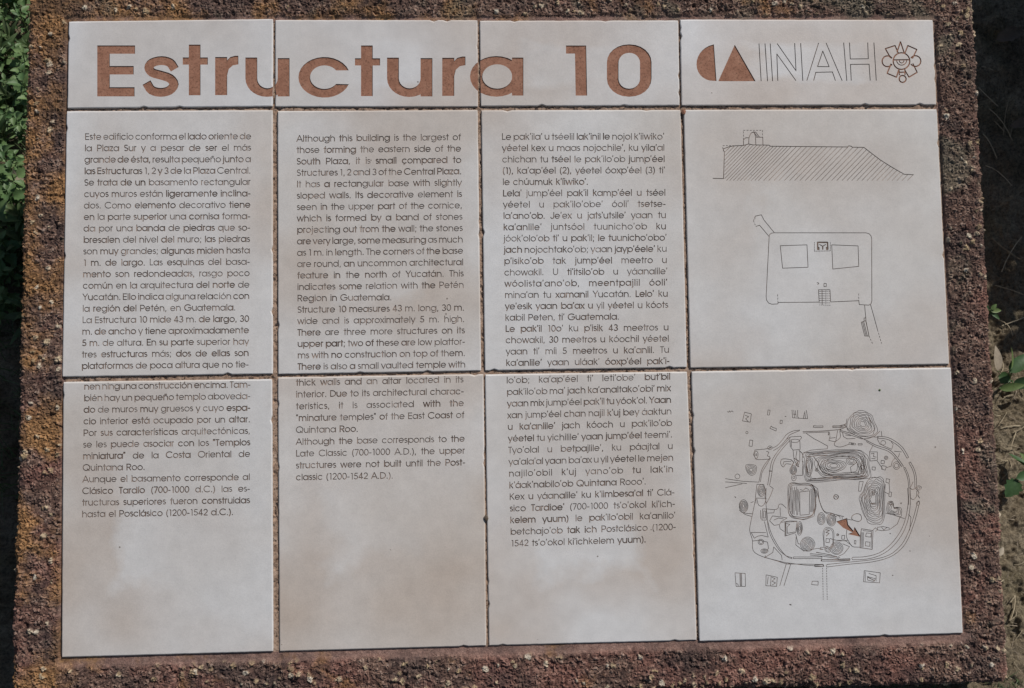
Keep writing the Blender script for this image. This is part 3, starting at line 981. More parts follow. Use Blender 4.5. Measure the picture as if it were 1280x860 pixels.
# ---- section drawing and plan of the building ----------------------
E = ENG[7]
gk = E.group('engraved_section_drawing', M_GROOVE, 0.5, 'engraved hatched cross-section of the mound')
za = lambda *p: [(880 + x / 4.267, 140 + y / 4.267) for x, y in p]
TOPL = [(104, 356), (108, 212), (103, 206), (103, 197), (130, 187), (160, 181), (210, 179), (238, 171), (262, 176), (345, 177), (355, 183), (560, 185), (765, 187), (772, 181), (785, 183), (790, 188), (852, 189), (938, 255), (1000, 294), (1068, 333), (1117, 335)]
E.stroke(za((47, 354), *TOPL[:1]), .95 * MM, gk); E.stroke(za(*TOPL), .95 * MM, gk)
for s_ in ([(210, 179), (210, 150), (222, 138), (238, 138)], [(238, 170), (239, 140), (246, 120), (256, 109), (266, 110), (274, 128), (276, 175)],
           [(262, 106), (276, 108), (290, 128), (296, 134)], [(266, 108), (284, 132)], [(278, 135), (313, 135), (314, 177)]):
    E.stroke(za(*s_), .85 * MM, gk)
E.dashes(za((210, 148), (210, 98), (312, 98), (312, 135)), .7 * MM, gk); E.dashes(za((100, 197), (100, 180), (158, 180)), .7 * MM, gk)
def top_at(x):
    T = TOPL[3:]
    for (x0, y0), (x1, y1) in zip(T[:-1], T[1:]):
        if x0 <= x <= x1: return y0 + (y1 - y0) * (x - x0) / max(1e-6, x1 - x0)
    return 400
xb = -55.0
while xb < 1112:
    p0 = None; x = xb; y = 366.0
    pts = []
    for k in range(400):
        xx, yy = xb + k * .8, 366 - k * .83
        if xx < 109: continue
        if xx > 1117 or yy < top_at(xx) + 2: break
        pts.append((xx, yy))
    if len(pts) > 8: E.stroke(za(pts[0], pts[-1]), .62 * MM, gk)
    xb += (19 if xb < 280 else 27) * random.uniform(.92, 1.08)
gk = E.group('engraved_plan_drawing', M_GROOVE, 0.5, 'engraved floor plan with two squares inside a rounded rectangle')
zb = lambda *p: [(920 + x / 4.526, 250 + y / 4.526) for x, y in p]
for s_ in ([(187, 207), (190, 196), (200, 188), (217, 186), (735, 186), (752, 191), (763, 203), (767, 218), (768, 570), (764, 586), (752, 595), (697, 592), (694, 570), (535, 577), (531, 508), (466, 508), (470, 578), (237, 580), (237, 588), (203, 590), (184, 583), (172, 566), (170, 545), (187, 207)],
           [(250, 259), (401, 254), (407, 381), (263, 386), (250, 259)], [(541, 254), (690, 260), (694, 376), (547, 391), (541, 254)],
           [(187, 207), (133, 143), (112, 150)], [(217, 186), (158, 114), (143, 84), (108, 92), (106, 108)],
           [(727, 595), (735, 685), (752, 770)], [(760, 590), (782, 668), (800, 735)], [(708, 692), (728, 770), (752, 770), (733, 683), (708, 692)],
           [(715, 690), (735, 768)], [(722, 688), (742, 768)], [(724, 683), (724, 668), (734, 667), (734, 683)],
           [(497, 472), (510, 472), (510, 490), (497, 490), (497, 472)], [(457, 468), (466, 469), (468, 475), (460, 478)], [(486, 510), (487, 592)]):
    E.stroke(zb(*s_), .8 * MM, gk)
for y in (517, 530, 543, 556, 569, 582): E.stroke(zb((470, y), (498, y)), .65 * MM, gk); E.dashes(zb((500, y), (531, y)), .6 * MM, gk, 1.6, 1.0)
E.dashes(zb((508, 512), (508, 592)), .6 * MM, gk, 1.5, 1); E.dashes(zb((470, 594), (536, 596)), .6 * MM, gk, 1.5, 1)
E.dashes(zb((235, 535), (237, 580)), .7 * MM, gk); E.dashes(zb((694, 530), (694, 570)), .7 * MM, gk)
E.dashes(zb((108, 92), (98, 118), (112, 150), (133, 143)), .6 * MM, gk); E.dashes(zb((752, 770), (775, 820)), .7 * MM, gk); E.dashes(zb((800, 735), (823, 812)), .7 * MM, gk)
E.dashes(zb((443, 240), (443, 290), (533, 288), (533, 240)), .75 * MM, gk, 1.2, .8)
for s_ in ([(462, 280), (461, 240), (517, 240), (519, 279)],): E.stroke(zb(*s_), 1.9 * MM, gk)
E.stroke(zb((466, 268), (466, 282)), 2.6 * MM, gk); E.stroke(zb((513, 268), (515, 282)), 2.4 * MM, gk); E.stroke(zb((490, 262), (490, 280)), 1.6 * MM, gk); E.stroke(zb((472, 252), (490, 262), (507, 252)), 1.1 * MM, gk)

# ---- site map ------------------------------------------------------
E = ENG[11]
gk = E.group('engraved_site_map', M_GROOVE, 0.45, 'engraved contour map of the walled site')
m1 = lambda p: (900 + p[0] / 6.14, 490 + p[1] / 6.14)
m2 = lambda p: (1020 + p[0] / 6.14, 490 + p[1] / 6.14)
m3 = lambda p: (900 + p[0] / 5.733, 610 + p[1] / 5.733)
m4 = lambda p: (1020 + p[0] / 5.733, 610 + p[1] / 5.733)
LW = .68 * MM
def pl(f, *P, closed=False, smooth=False, w=LW):
    Q = [f(p) for p in P]
    if smooth: Q = spline_c(Q, 3) if closed else spline(Q, 3)
    elif closed: Q = Q + [Q[0]]
    E.stroke(Q, w, gk)
def off(Q, d):
    Q = np.array(Q); T = np.gradient(Q, axis=0); T /= np.linalg.norm(T, axis=1)[:, None]
    return Q + np.c_[-T[:, 1], T[:, 0]] * d
def wall(f, P, d, w=LW):
    """two parallel lines with closed ends"""
    Q = np.array(spline([f(p) for p in P], 4)); A = off(Q, d / 2); B = off(Q, -d / 2)
    E.stroke(list(A) + list(B[::-1]) + [A[0]], w, gk)
def nest(f, P, levels, shrink=.6, wob=.05, c=None, w=LW * .85):
    Q = np.array([f(p) for p in P]); c = np.array(f(c)) if c else Q.mean(0)
    big_ = np.ptp(Q, axis=0).max() > 18
    if big_: Q = np.array(spline_c(Q, 2)[:-1]); Q = Q + RNG.randn(*Q.shape) * .22
    for k in range(levels):
        s_ = 1 - (1 - shrink) * k / max(1, levels - 1)
        R = c + (Q - c) * s_ * (1 + wob * np.array([[random.gauss(0, .5)] for _ in Q]))
        if big_: R = R + RNG.randn(*R.shape) * .26
        E.stroke(spline_c(R, 3), w, gk)
def oval(f, cx, cy, rx, ry, levels, shrink=.3, n=9, w=LW * .9):
    nest(f, [(cx + rx * math.cos(a), cy + ry * math.sin(a)) for a in np.linspace(0, 2 * math.pi, n, endpoint=False)], levels, shrink, .05, None, w)
# outlying buildings, upper left
pl(m1, (57, 150), (66, 156), (72, 144), (80, 155), (90, 145), (101, 152)); pl(m1, (188, 155), (240, 168), (232, 232), (172, 222), closed=True)
pl(m1, (192, 178), (220, 190), (196, 206), (216, 226)); pl(m1, (368, 138), (384, 140), (378, 178), (364, 176), closed=True)
pl(m1, (497, 186), (508, 190)); pl(m1, (552, 138), (556, 198), (672, 205))
for a in ([(566, 140), (571, 197)], [(578, 142), (584, 192)], [(560, 170), (584, 172)], [(595, 140), (596, 188), (604, 204)], [(640, 205), (646, 160)], [(655, 204), (650, 150)], [(672, 204), (662, 140)]): pl(m1, *a)
pl(m1, (462, 216), (478, 218), (476, 243), (460, 241), closed=True); pl(m1, (392, 262), (404, 272), (432, 280), (430, 300), (382, 278), closed=True)
oval(m1, 206, 312, 9, 9, 1); pl(m1, (228, 368), (252, 372), (246, 418), (222, 414), closed=True)
wall(m1, [(716, 265), (750, 267), (790, 266)], 1.9); wall(m1, [(865, 266), (900, 266), (965, 266)], 1.9)
pl(m1, (612, 292), (560, 300), (512, 325), (480, 365), (440, 410), (405, 430), smooth=True); pl(m1, (610, 297), (572, 312), (532, 332), (502, 372), (460, 418), (410, 450), smooth=True)
pl(m1, (395, 428), (345, 438), (268, 445), (256, 480), (275, 515), (300, 520), (378, 515), (382, 497), (362, 490), (375, 462), (356, 455)); oval(m1, 383, 428, 17, 14, 2); oval(m1, 278, 482, 14, 28, 2)
pl(m1, (540, 350), (500, 390), (455, 440), (405, 512), (387, 570), (377, 640), (365, 715), smooth=True); pl(m1, (532, 376), (482, 432), (432, 497), (405, 560), (398, 620), (380, 715), smooth=True)
pl(m1, (376, 606), (400, 608), w=LW * 1.6); pl(m1, (375, 515), (340, 560), (315, 612), (298, 692), smooth=True); pl(m1, (388, 505), (350, 570), (322, 620), (310, 690), smooth=True)
pl(m1, (505, 365), (540, 345), (620, 340), (626, 352), (612, 366), (615, 440), (560, 446), (540, 420), (535, 365)); oval(m1, 575, 375, 32, 13, 1); pl(m1, (545, 365), (548, 420))
nest(m1, [(200, 560), (275, 565), (272, 620), (240, 638), (205, 612)], 4, .3); oval(m1, 133, 648, 19, 19, 1)
pl(m1, (40, 665), (170, 685), (300, 692)); pl(m1, (40, 690), (205, 702)); pl(m1, (40, 735), (170, 705))
oval(m1, 315, 757, 28, 45, 4, .25); pl(m1, (283, 708), (335, 710), (350, 760), (344, 802), (355, 856)); pl(m1, (380, 720), (408, 740), (385, 800), (355, 856)); pl(m1, (283, 708), (272, 800), (276, 856))
# north side of the plaza
pl(m1, (635, 305), (780, 300), (930, 288), w=LW * 1.2); pl(m1, (637, 315), (838, 306), (840, 322), (828, 326)); pl(m1, (662, 318), (720, 358), (772, 385), (826, 415), (822, 436), (700, 446), (640, 466))
pl(m1, (605, 448), (630, 470), (640, 505), w=LW * 1.3); pl(m1, (560, 446), (568, 520), (590, 560)); pl(m1, (590, 450), (582, 500), (600, 570)); pl(m1, (612, 450), (612, 530), (596, 575)); pl(m1, (570, 510), (604, 530), (580, 560), (606, 575), w=LW * 1.5)
pl(m1, (545, 520), (500, 513), (470, 520), (466, 552), (486, 576), (505, 552), (545, 555), smooth=True); pl(m1, (545, 532), (490, 535), (482, 560)); oval(m1, 562, 600, 26, 34, 4, .3); oval(m1, 566, 655, 18, 28, 2, .4); pl(m1, (585, 640), (632, 640), (636, 530)); pl(m1, (545, 520), (566, 540), (548, 572), w=LW * 1.4)
# great north mound
BIGM = [(1004.2, 568), (1009, 565.6), (1030, 563.5), (1061, 562), (1077, 563.4), (1084.3, 570), (1087, 581), (1088.2, 597), (1070, 599.5), (1040, 600.5), (1011, 603), (1006, 597), (1004, 582)]
idp = lambda p: p
nest(idp, BIGM, 5, .80, .022); 
nest(idp, [(1021, 573), (1040, 568), (1066, 567), (1079, 572), (1082, 582), (1081, 594), (1060, 597), (1030, 596), (1020, 586)], 6, .62, .03)
nest(idp, [(1025, 582), (1034, 575), (1050, 576), (1058, 582), (1050, 589), (1034, 589)], 5, .3, .05)
nest(idp, [(1058, 574), (1066, 571), (1071, 575), (1068, 580), (1060, 580)], 3, .4); pl(idp, (1064, 591), (1063, 584), (1071, 578), (1074, 585), (1073, 592), closed=True)
nest(idp, [(1076, 578), (1080, 578), (1081, 588), (1078, 592), (1075, 587)], 3, .4); nest(idp, [(1008, 574), (1014, 572), (1016, 580), (1014, 592), (1009, 595), (1007, 584)], 3, .6)
pl(idp, (1017, 571), (1022, 578), (1025, 586), (1032, 592), (1045, 596), smooth=True, w=LW * 1.4); oval(idp, 1020.6, 587.3, 1.8, 1.8, 2, .4, 7); pl(idp, (1010, 600), (1030, 597), (1056, 598), (1084, 595), smooth=True); pl(idp, (1008, 571), (1022, 569.5), (1034, 569), w=LW * 1.5)
# hill outside the wall
nest(m2, [(330, 146), (385, 152), (425, 185), (462, 270), (460, 315), (410, 345), (330, 340), (255, 300), (240, 260), (258, 195), (290, 155)], 8, .2, .05, (360, 246))
pl(m2, (238, 205), (228, 260), (250, 290), (300, 320)); pl(m2, (405, 195), (420, 225), (430, 240), w=LW * 1.7)
wall(m2, [(128, 268), (170, 266), (220, 254)], 1.7); pl(m2, (215, 255), (232, 240)); pl(m2, (180, 285), (210, 280), (226, 268))
pl(m2, (180, 293), (280, 322), (380, 368), (460, 408), (560, 442), (620, 500), (672, 572), smooth=True, w=LW * 1.15); pl(m2, (185, 303), (275, 334), (350, 360), smooth=True); pl(m2, (385, 380), (460, 422), (555, 456), (612, 510), (660, 576), smooth=True)
pl(m2, (350, 360), (400, 358), (450, 340), (490, 300)); pl(m2, (440, 345), (480, 348)); wall(m2, [(470, 348), (540, 354), (600, 382), (660, 432), (704, 505)], 2.4); pl(m2, (500, 300), (505, 340)); pl(m2, (470, 360), (490, 400), (580, 440), (592, 400), (575, 380)); oval(m2, 515, 390, 19, 17, 1); pl(m2, (640, 470), (632, 500)); pl(m2, (600, 455), (655, 460))
wall(m2, [(718, 540), (745, 590), (762, 650), (765, 735)], 2.2)
pl(m2, (672, 580), (700, 650), (711, 740), (711, 868), smooth=True); pl(m2, (684, 580), (712, 650), (722, 745), (724, 868), smooth=True); pl(m2, (672, 580), (684, 580))
pl(m2, (720, 760), (724, 808), (745, 826), (770, 802), (772, 760), smooth=True); nest(m2, [(765, 735), (785, 720), (808, 730), (800, 750), (775, 752)], 2, .5); pl(m2, (716, 735), (740, 750), (765, 740), (790, 772), (780, 790), (795, 815), w=LW * 1.3); pl(m2, (745, 690), (725, 730)); oval(m2, 782, 855, 12, 14, 1)
pl(m2, (410, 460), (470, 460), (470, 525), (415, 530), closed=True); pl(m2, (420, 475), (445, 470), (440, 495), (462, 500)); pl(m2, (425, 510), (455, 512)); pl(m2, (436, 412), (410, 460)); pl(m2, (470, 530), (510, 588)); pl(m2, (500, 525), (525, 528), (522, 552), (498, 548), closed=True)
pl(m2, (505, 565), (538, 570), (532, 600), (502, 592), closed=True); oval(m2, 537, 505, 14, 14, 2, .5, 7); pl(m2, (430, 575), (455, 577), (453, 600), (430, 597), closed=True); pl(m2, (540, 580), (575, 570), (585, 530), (605, 508)); oval(m2, 617, 565, 27, 29, 2, .6)
pl(m2, (95, 305), (95, 330), (108, 330)); pl(m2, (108, 340), (98, 372), (150, 382), (156, 350), (165, 296)); pl(m2, (105, 355), (148, 350)); pl(m2, (182, 300), (185, 350), (145, 385), (145, 412), (190, 422), (255, 400), smooth=True); pl(m2, (203, 312), (210, 342), (240, 360), (300, 356)); pl(m2, (225, 330), (265, 335)); nest(m2, [(255, 388), (300, 395), (300, 406), (258, 402)], 2, .4); wall(m2, [(322, 402), (340, 402), (354, 402)], 1.6)
# east mound
EASTM = [(1088.5, 597.5), (1096.5, 595), (1103, 599), (1105.5, 607), (1105.5, 632), (1104.5, 650), (1095, 655.6), (1085, 652), (1080, 644), (1075, 629), (1074.5, 620), (1079, 613.5), (1083, 601)]
nest(idp, EASTM, 11, .22, .05, (1091.5, 624)); pl(idp, (1079, 602), (1076, 614), (1073, 614), (1074, 602), closed=True); pl(idp, (1089, 629.5), (1094, 629), w=LW * 1.8)
nest(idp, [(1090, 612), (1094, 612), (1093, 618), (1091, 619)], 2, .5)
oval(m2, 155, 805, 17, 18, 1); pl(m2, (150, 798), (160, 808)); pl(m2, (540, 665), (565, 670), (560, 700), (535, 692), closed=True); pl(m2, (532, 708), (526, 768), (560, 784)); pl(m2, (560, 700), (565, 760)); pl(m2, (562, 765), (580, 770), (575, 806), (558, 800), closed=True); nest(m2, [(550, 848), (575, 838), (592, 852), (575, 868)], 2, .5)
# west court
WESTM = [(986.3, 605.6), (998, 604), (1014, 605), (1019.5, 613), (1020.5, 625), (1018.8, 640), (1013.5, 647), (996, 649), (986.5, 643.5), (984.5, 628)]
nest(idp, WESTM, 4, .88, .02); pl(idp, (999.5, 615), (1012, 613.5), (1011.5, 643), (1000, 644), closed=True); pl(idp, (1000, 612), (1004, 613), (1007, 610), (1011, 612))
for k in range(9):
    x = 987.6 + k * 1.35
    pl(idp, (x, 611 + random.uniform(-3, 3)), (x + random.uniform(-.8, .8), 620), (x + random.uniform(-.6, 1), 630), (x + random.uniform(-.5, .8), 640 + random.uniform(-3, 4)), smooth=True, w=LW * .85)
for k in range(4): pl(idp, (1013.5 + k * 1.25, 611), (1014 + k * 1.3, 624), (1013 + k * 1.2, 640), smooth=True, w=LW * .85)
pl(idp, (1000, 606), (1015, 606.5), w=LW * 1.5); pl(idp, (1020, 612), (1026, 632), (1031, 640.5), (1038, 643), (1046, 646), smooth=True); pl(idp, (1014, 605), (1022, 611), (1024, 625))
oval(m1, 888, 805, 17, 18, 1); pl(m1, (885, 800), (893, 808))
# south-west quarter
oval(m3, 168, 130, 32, 46, 5, .25); pl(m3, (138, 158), (180, 190), (230, 205)); pl(m3, (160, 175), (190, 182), (235, 185)); pl(m3, (220, 105), (240, 98))
pl(m3, (262, 72), (275, 120), (300, 130), (320, 110), (330, 74), smooth=True); pl(m3, (262, 72), (325, 74)); pl(m3, (305, 150), (330, 150), (332, 230), (300, 230), closed=True); pl(m3, (312, 165), (324, 165), (324, 215), (310, 215), closed=True); pl(m3, (290, 160), (292, 220))
pl(m3, (335, 150), (390, 155), (415, 145), (420, 122), (440, 115), (460, 130), (475, 145), smooth=True); pl(m3, (430, 140), (432, 200)); pl(m3, (375, 200), (355, 235), (388, 268), (425, 262), (440, 240), (480, 215), (440, 208), (375, 200)); pl(m3, (340, 180), (385, 178), (390, 155)); pl(m3, (440, 246), (500, 236), (552, 238)); pl(m3, (385, 230), (420, 215), (455, 222))
pl(m3, (255, 70), (240, 150), (215, 270), (214, 312), (232, 375), (238, 450), (300, 490), (400, 518), (500, 542), smooth=True); pl(m3, (318, 500), (326, 484))
pl(m3, (330, 0), (328, 100), (338, 200), (346, 290), (372, 362), (420, 440), (470, 484), (515, 498), smooth=True); pl(m3, (340, 230), (358, 300), (385, 362), (432, 440), (480, 492), (515, 506), smooth=True); pl(m3, (515, 498), (515, 506))
pl(m3, (318, 240), (345, 352), (300, 340), (270, 345), (245, 360), (222, 318), (328, 320)); pl(m3, (235, 380), (280, 374), (340, 388), (347, 432), (335, 452)); oval(m3, 293, 387, 20, 20, 2, .6); oval(m3, 318, 452, 26, 16, 3, .3); pl(m3, (318, 500), (378, 462), (384, 422), (440, 482), (445, 516))
wall(m3, [(525, 500), (620, 500), (730, 499)], 2.0); wall(m3, [(724, 518), (860, 519), (928, 517)], 1.9); pl(m3, (320, 496), (480, 545), (600, 545), (740, 548), (744, 562), (600, 552), (480, 536), smooth=False); pl(m3, (505, 548), (458, 700)); pl(m3, (475, 540), (428, 700))
pl(m3, (465, 245), (552, 240), (542, 320), (465, 345), closed=True); pl(m3, (475, 255), (500, 260), (480, 280), (482, 325), (535, 315)); pl(m3, (470, 250), (472, 340), w=LW * 1.5); oval(m3, 570, 290, 20, 50, 4, .3); pl(m3, (425, 265), (430, 292), (460, 312)); pl(m3, (542, 330), (560, 400), (575, 402))
oval(m3, 628, 403, 52, 52, 6, .15); pl(m3, (545, 350), (543, 408), (600, 452), (700, 432), (740, 440)); oval(m3, 725, 220, 28, 44, 4, .25); oval(m3, 797, 228, 33, 44, 5, .25); pl(m3, (700, 20), (712, 90), (745, 165), (800, 180), (860, 205), smooth=True)
nest(m3, [(745, 300), (772, 280), (808, 300), (815, 345), (812, 405), (790, 440), (748, 420), (740, 360)], 2, .86, .01); pl(m3, (760, 300), (785, 305), (758, 318), (782, 325), (760, 345), w=LW * 1.2); pl(m3, (760, 362), (785, 365), (782, 392), (758, 390), closed=True); oval(m3, 835, 432, 46, 46, 5, .2); nest(m3, [(752, 425), (785, 425), (785, 460), (755, 452)], 2, .6); pl(m3, (740, 440), (715, 440), (720, 425), (745, 425)); oval(m3, 843, 335, 8, 7, 1)
pl(m3, (645, 470), (730, 478), (860, 498)); pl(m3, (645, 480), (740, 490), (850, 505)); pl(m3, (690, 460), (800, 480)); pl(m3, (815, 370), (860, 380), (915, 375))
pl(m3, (107, 608), (180, 612), (182, 705), (115, 705), closed=True); 
for x in (142, 148, 154): pl(m3, (x, 612), (x + 2, 704))
pl(m3, (115, 685), (128, 688), (130, 703)); pl(m3, (330, 622), (410, 640), (405, 705), (328, 700), closed=True); pl(m3, (366, 630), (362, 702)); pl(m3, (372, 640), (395, 650), (372, 668), (398, 680), (372, 696)); pl(m3, (345, 635), (338, 690)); 
pl(m3, (660, 668), (703, 668), (702, 696), (656, 692), closed=True); E.dashes([m3((735, 572)), m3((739, 800))], LW, gk, 1.9, 1.3); E.dashes([m3((763, 572)), m3((768, 800))], LW, gk, 1.9, 1.3); pl(m3, (105, 62), (113, 68), w=LW * 1.5); pl(m3, (498, 835), (510, 838), w=LW * 2)
# south-east quarter
pl(m4, (265, 195), (290, 184), (318, 192), (326, 222), (305, 240), (262, 228), (255, 210), smooth=True, closed=True, w=LW * 1.2); pl(m4, (215, 222), (258, 230)); pl(m4, (100, 180), (160, 195), (200, 205)); pl(m4, (170, 198), (172, 220)); pl(m4, (185, 200), (188, 222))
pl(m4, (325, 292), (408, 305), (402, 440), (315, 428), (316, 350), closed=True, w=LW * 1.2); pl(m4, (335, 305), (398, 312), (394, 430)); pl(m4, (360, 322), (395, 325), (392, 352), (355, 348), closed=True); pl(m4, (355, 385), (386, 388), (384, 418), (352, 414), closed=True)
for k in range(4): pl(m4, (320 + k * 7, 318), (317 + k * 7, 425), w=LW * .8)
pl(m4, (408, 300), (425, 285), (440, 300), (425, 312)); pl(m4, (440, 282), (480, 276), (524, 286), (524, 300), (470, 306), (440, 300), closed=True); pl(m4, (470, 282), (485, 300), (505, 285)); nest(m4, [(512, 110), (530, 95), (552, 105), (560, 138), (600, 138), (614, 160), (608, 200), (570, 195), (540, 185), (505, 175)], 4, .4, .04); pl(m4, (500, 180), (560, 195), (635, 220)); pl(m4, (600, 212), (582, 258), (530, 296)); pl(m4, (528, 326), (534, 328), w=LW * 1.6)
pl(m4, (655, 0), (660, 100), (641, 218), (600, 318), (530, 408), (450, 466), (350, 492), (262, 496), smooth=True); pl(m4, (673, 0), (676, 100), (660, 222), (618, 330), (545, 424), (460, 482), (360, 510), (262, 514), smooth=True); pl(m4, (262, 496), (255, 505), (262, 514))
pl(m4, (728, 98), (692, 230), (645, 352), (595, 425), (520, 482), (400, 514), (250, 530), (78, 548), smooth=True); pl(m4, (742, 100), (708, 235), (660, 362), (608, 438), (526, 496), (400, 530), (250, 545), (78, 566), smooth=True); pl(m4, (728, 98), (735, 92), (742, 100)); pl(m4, (78, 548), (72, 557), (78, 566)); pl(m4, (662, 188), (680, 210), (670, 304))
pl(m4, (345, 592), (460, 608), (455, 680), (340, 672), closed=True); pl(m4, (352, 600), (352, 668)); pl(m4, (368, 634), (425, 650), (415, 670), (370, 660), closed=True); pl(m4, (378, 612), (430, 628), (430, 668)); pl(m4, (372, 640), (420, 664), w=LW * 1.5)
pl(m4, (185, 340), (205, 340), (203, 368), (183, 366), closed=True); pl(m4, (148, 332), (160, 332), (160, 340), (148, 340), closed=True); pl(m4, (275, 376), (286, 376), (284, 402), (274, 400), closed=True); pl(m4, (220, 300), (218, 350), (240, 392), (262, 420), (312, 424), smooth=True); pl(m4, (100, 360), (125, 372), (215, 380), (255, 412)); pl(m4, (190, 400), (240, 420), (200, 470), (160, 490)); pl(m4, (0, 462), (60, 470), (150, 492))
wall(m4, [(40, 518), (120, 517), (243, 511)], 2.0); wall(m4, [(-10, 557), (20, 557), (50, 556)], 2.0)
pl(m4, (545, 625), (552, 626), w=LW * 1.4)
ga = E.group('terracotta_arrow', M_CLAY, 0.9, 'sunken terracotta arrow pointing at one building on the map')
E.poly([m4(p) for p in [(145, 240), (222, 215), (230, 262), (268, 306), (276, 278), (320, 350), (228, 330), (262, 318), (196, 286)]], ga)
LABELS = {0: 'title tile with the letters Estr', 1: 'title tile with the letters ctur', 2: 'title tile with the number 10', 3: 'tile with the logo and outline letters INAH',
          4: 'tile with the first part of the Spanish text', 5: 'tile with the first part of the English text', 6: 'tile with the first part of the Mayan text',
          7: 'tile with the section and plan drawings', 8: 'tile with the end of the Spanish text', 9: 'browner tile with the end of the English text',
          10: 'tile with the end of the Mayan text', 11: 'tile with the site map'}
for i, c in enumerate(TILES):
    o = build_tile(c, ENG[i], LABELS[i], lift=random.uniform(-.25, .35))
    # tone differs tile to tile; top row's bluish tint paints in sky reflection
    w = {9: .93, 5: .97, 4: .985, 10: .98}.get(i, 1.0); b = {0: 1.0, 3: 1.03, 8: 1.0, 9: .97, 5: .985, 11: .985, 7: 1.0}.get(i, 1.01)
    o.color = (b, b * (.5 + .5 * w), b * w * (1.01 if i < 4 else 1.0), 1)

# ------------------------------------------------------------------ plants, litter and straw on the soil
def leaf_mesh(name, length, width, mat, teeth=0, fold=0.25, curl=0.25, petiole=0.25, n=8):
    """blade along +Y from the origin, face up (+Z), with a petiole"""
    V = []; F = []
    y0 = petiole * length
    for k in range(n + 1):
        t = k / n
        w = width * 0.5 * (math.sin(math.pi * t ** 0.8) ** 0.75 if 0 < t < 1 else 0.02)
        if teeth and 0 < k < n: w *= 1.0 + (0.16 if k % 2 else -0.14)
        y = y0 + t * length; z = curl * length * (t - 1.6 * t * t) * 0.6
        for s_ in (-1, -.5, 0, .5, 1):
            V.append((s_ * w, y - abs(s_) * w * .15, z + abs(s_) * w * fold - (0.12 * w * (1 - abs(abs(s_) - .5) * 2))))
    for k in range(n):
        for j in range(4):
            a = k * 5 + j; F.append((a, a + 1, a + 6, a + 5))
    b = len(V); r = max(0.0006, width * .025)
    for y, zz in ((0, -.004), (y0 * 1.1, 0)):
        for a in range(4): V.append((r * math.cos(a * 1.57), y, zz * 0.5 + r * math.sin(a * 1.57)))
    for a in range(4): F.append((b + a, b + (a + 1) % 4, b + 4 + (a + 1) % 4, b + 4 + a))
    me = bpy.data.meshes.new(name); me.from_pydata(V, [], F); me.materials.append(mat)
    me.polygons.foreach_set('use_smooth', np.ones(len(me.polygons), bool)); me.update()
    return me

def tube_geo(pts, r0, r1, sides=5):
    V = []; F = []; pts = [Vector(p) for p in pts]; n = len(pts)
    for i, p in enumerate(pts):
        t = (pts[min(i + 1, n - 1)] - pts[max(i - 1, 0)]).normalized()
        a = t.orthogonal().normalized(); b = t.cross(a); r = r0 + (r1 - r0) * i / (n - 1)
        for k in range(sides):
            an = 2 * math.pi * k / sides
            V.append(tuple(p + a * (r * math.cos(an)) + b * (r * math.sin(an))))
    for i in range(n - 1):
        for k in range(sides):
            F.append((i * sides + k, i * sides + (k + 1) % sides, (i + 1) * sides + (k + 1) % sides, (i + 1) * sides + k))
    F.append(tuple(range(sides))[::-1]); F.append(tuple((n - 1) * sides + k for k in range(sides)))
    return V, F

def soil_z(x, y): return float(soil_h(np.array([[x]]), np.array([[y]]))[0, 0])

def add_leaf(me, parent, loc, yaw, pitch, roll=0.0, sc=1.0, name='leaf'):
    o = bpy.data.objects.new(name, me); COL.objects.link(o); o.parent = parent
    o.matrix_local = Matrix.Translation(loc) @ Matrix.Rotation(yaw, 4, 'Z') @ Matrix.Rotation(pitch, 4, 'X') @ Matrix.Rotation(roll, 4, 'Y') @ Matrix.Scale(sc, 4)
    return o

LF_TOOTH = leaf_mesh('toothed_leaf', .017, .012, M_LEAF, 1, .45, .4)
LF_OVAL = leaf_mesh('oval_leaf', .014, .0085, M_LEAF, 0, .4, .5)
LF_NARROW = leaf_mesh('narrow_leaf', .030, .007, M_GRASS, 0, .4, .35, .1)

def weed(kind, rnd):
    root = empty('weed_plant')
    hgt = {'tooth': .055, 'oval': .045, 'narrow': .03}[kind]
    lm = {'tooth': LF_TOOTH, 'oval': LF_OVAL, 'narrow': LF_NARROW}[kind]
    V, F = tube_geo([(0, 0, -.012), (.002, .001, hgt * .5), (.004, -.002, hgt)], .0013, .0007)
    mesh_obj('stem', V, F, M_LEAF, root)
    n = {'tooth': 12, 'oval': 15, 'narrow': 14}[kind]
    for k in range(n):
        t = (k + .6) / n
        add_leaf(lm, root, (.004 * t, -.001 * t, hgt * (.12 + .88 * t)), k * 2.4 + rnd.uniform(-.3, .3), rnd.uniform(-.1, .75) + (0.35 if kind == 'narrow' else 0), rnd.uniform(-.35, .35), rnd.uniform(.75, 1.25) * (1.1 - .35 * t))
    return root
rnd = random.Random(5)
WLAB = {'tooth': 'low green weed with toothed leaves beside the sign\'s ochre-stained edge',
        'oval': 'small green weed with rounded oval leaves beside the sign\'s ochre-stained edge',
        'narrow': 'tufted green weed with narrow pointed leaves beside the sign\'s ochre-stained edge'}
protos = {k: weed(k, rnd) for k in WLAB}
fresh = dict(protos)
spots = []
tries = 0
while len(spots) < 92 and tries < 4000:
    tries += 1
    y = rnd.uniform(-50, 400); x = rnd.uniform(-50, 44)
    p = ground_at(x, y, .02)
    if all((p.x - q[0]) ** 2 + (p.y - q[1]) ** 2 > .0165 ** 2 for q in spots): spots.append((p.x, p.y, y))
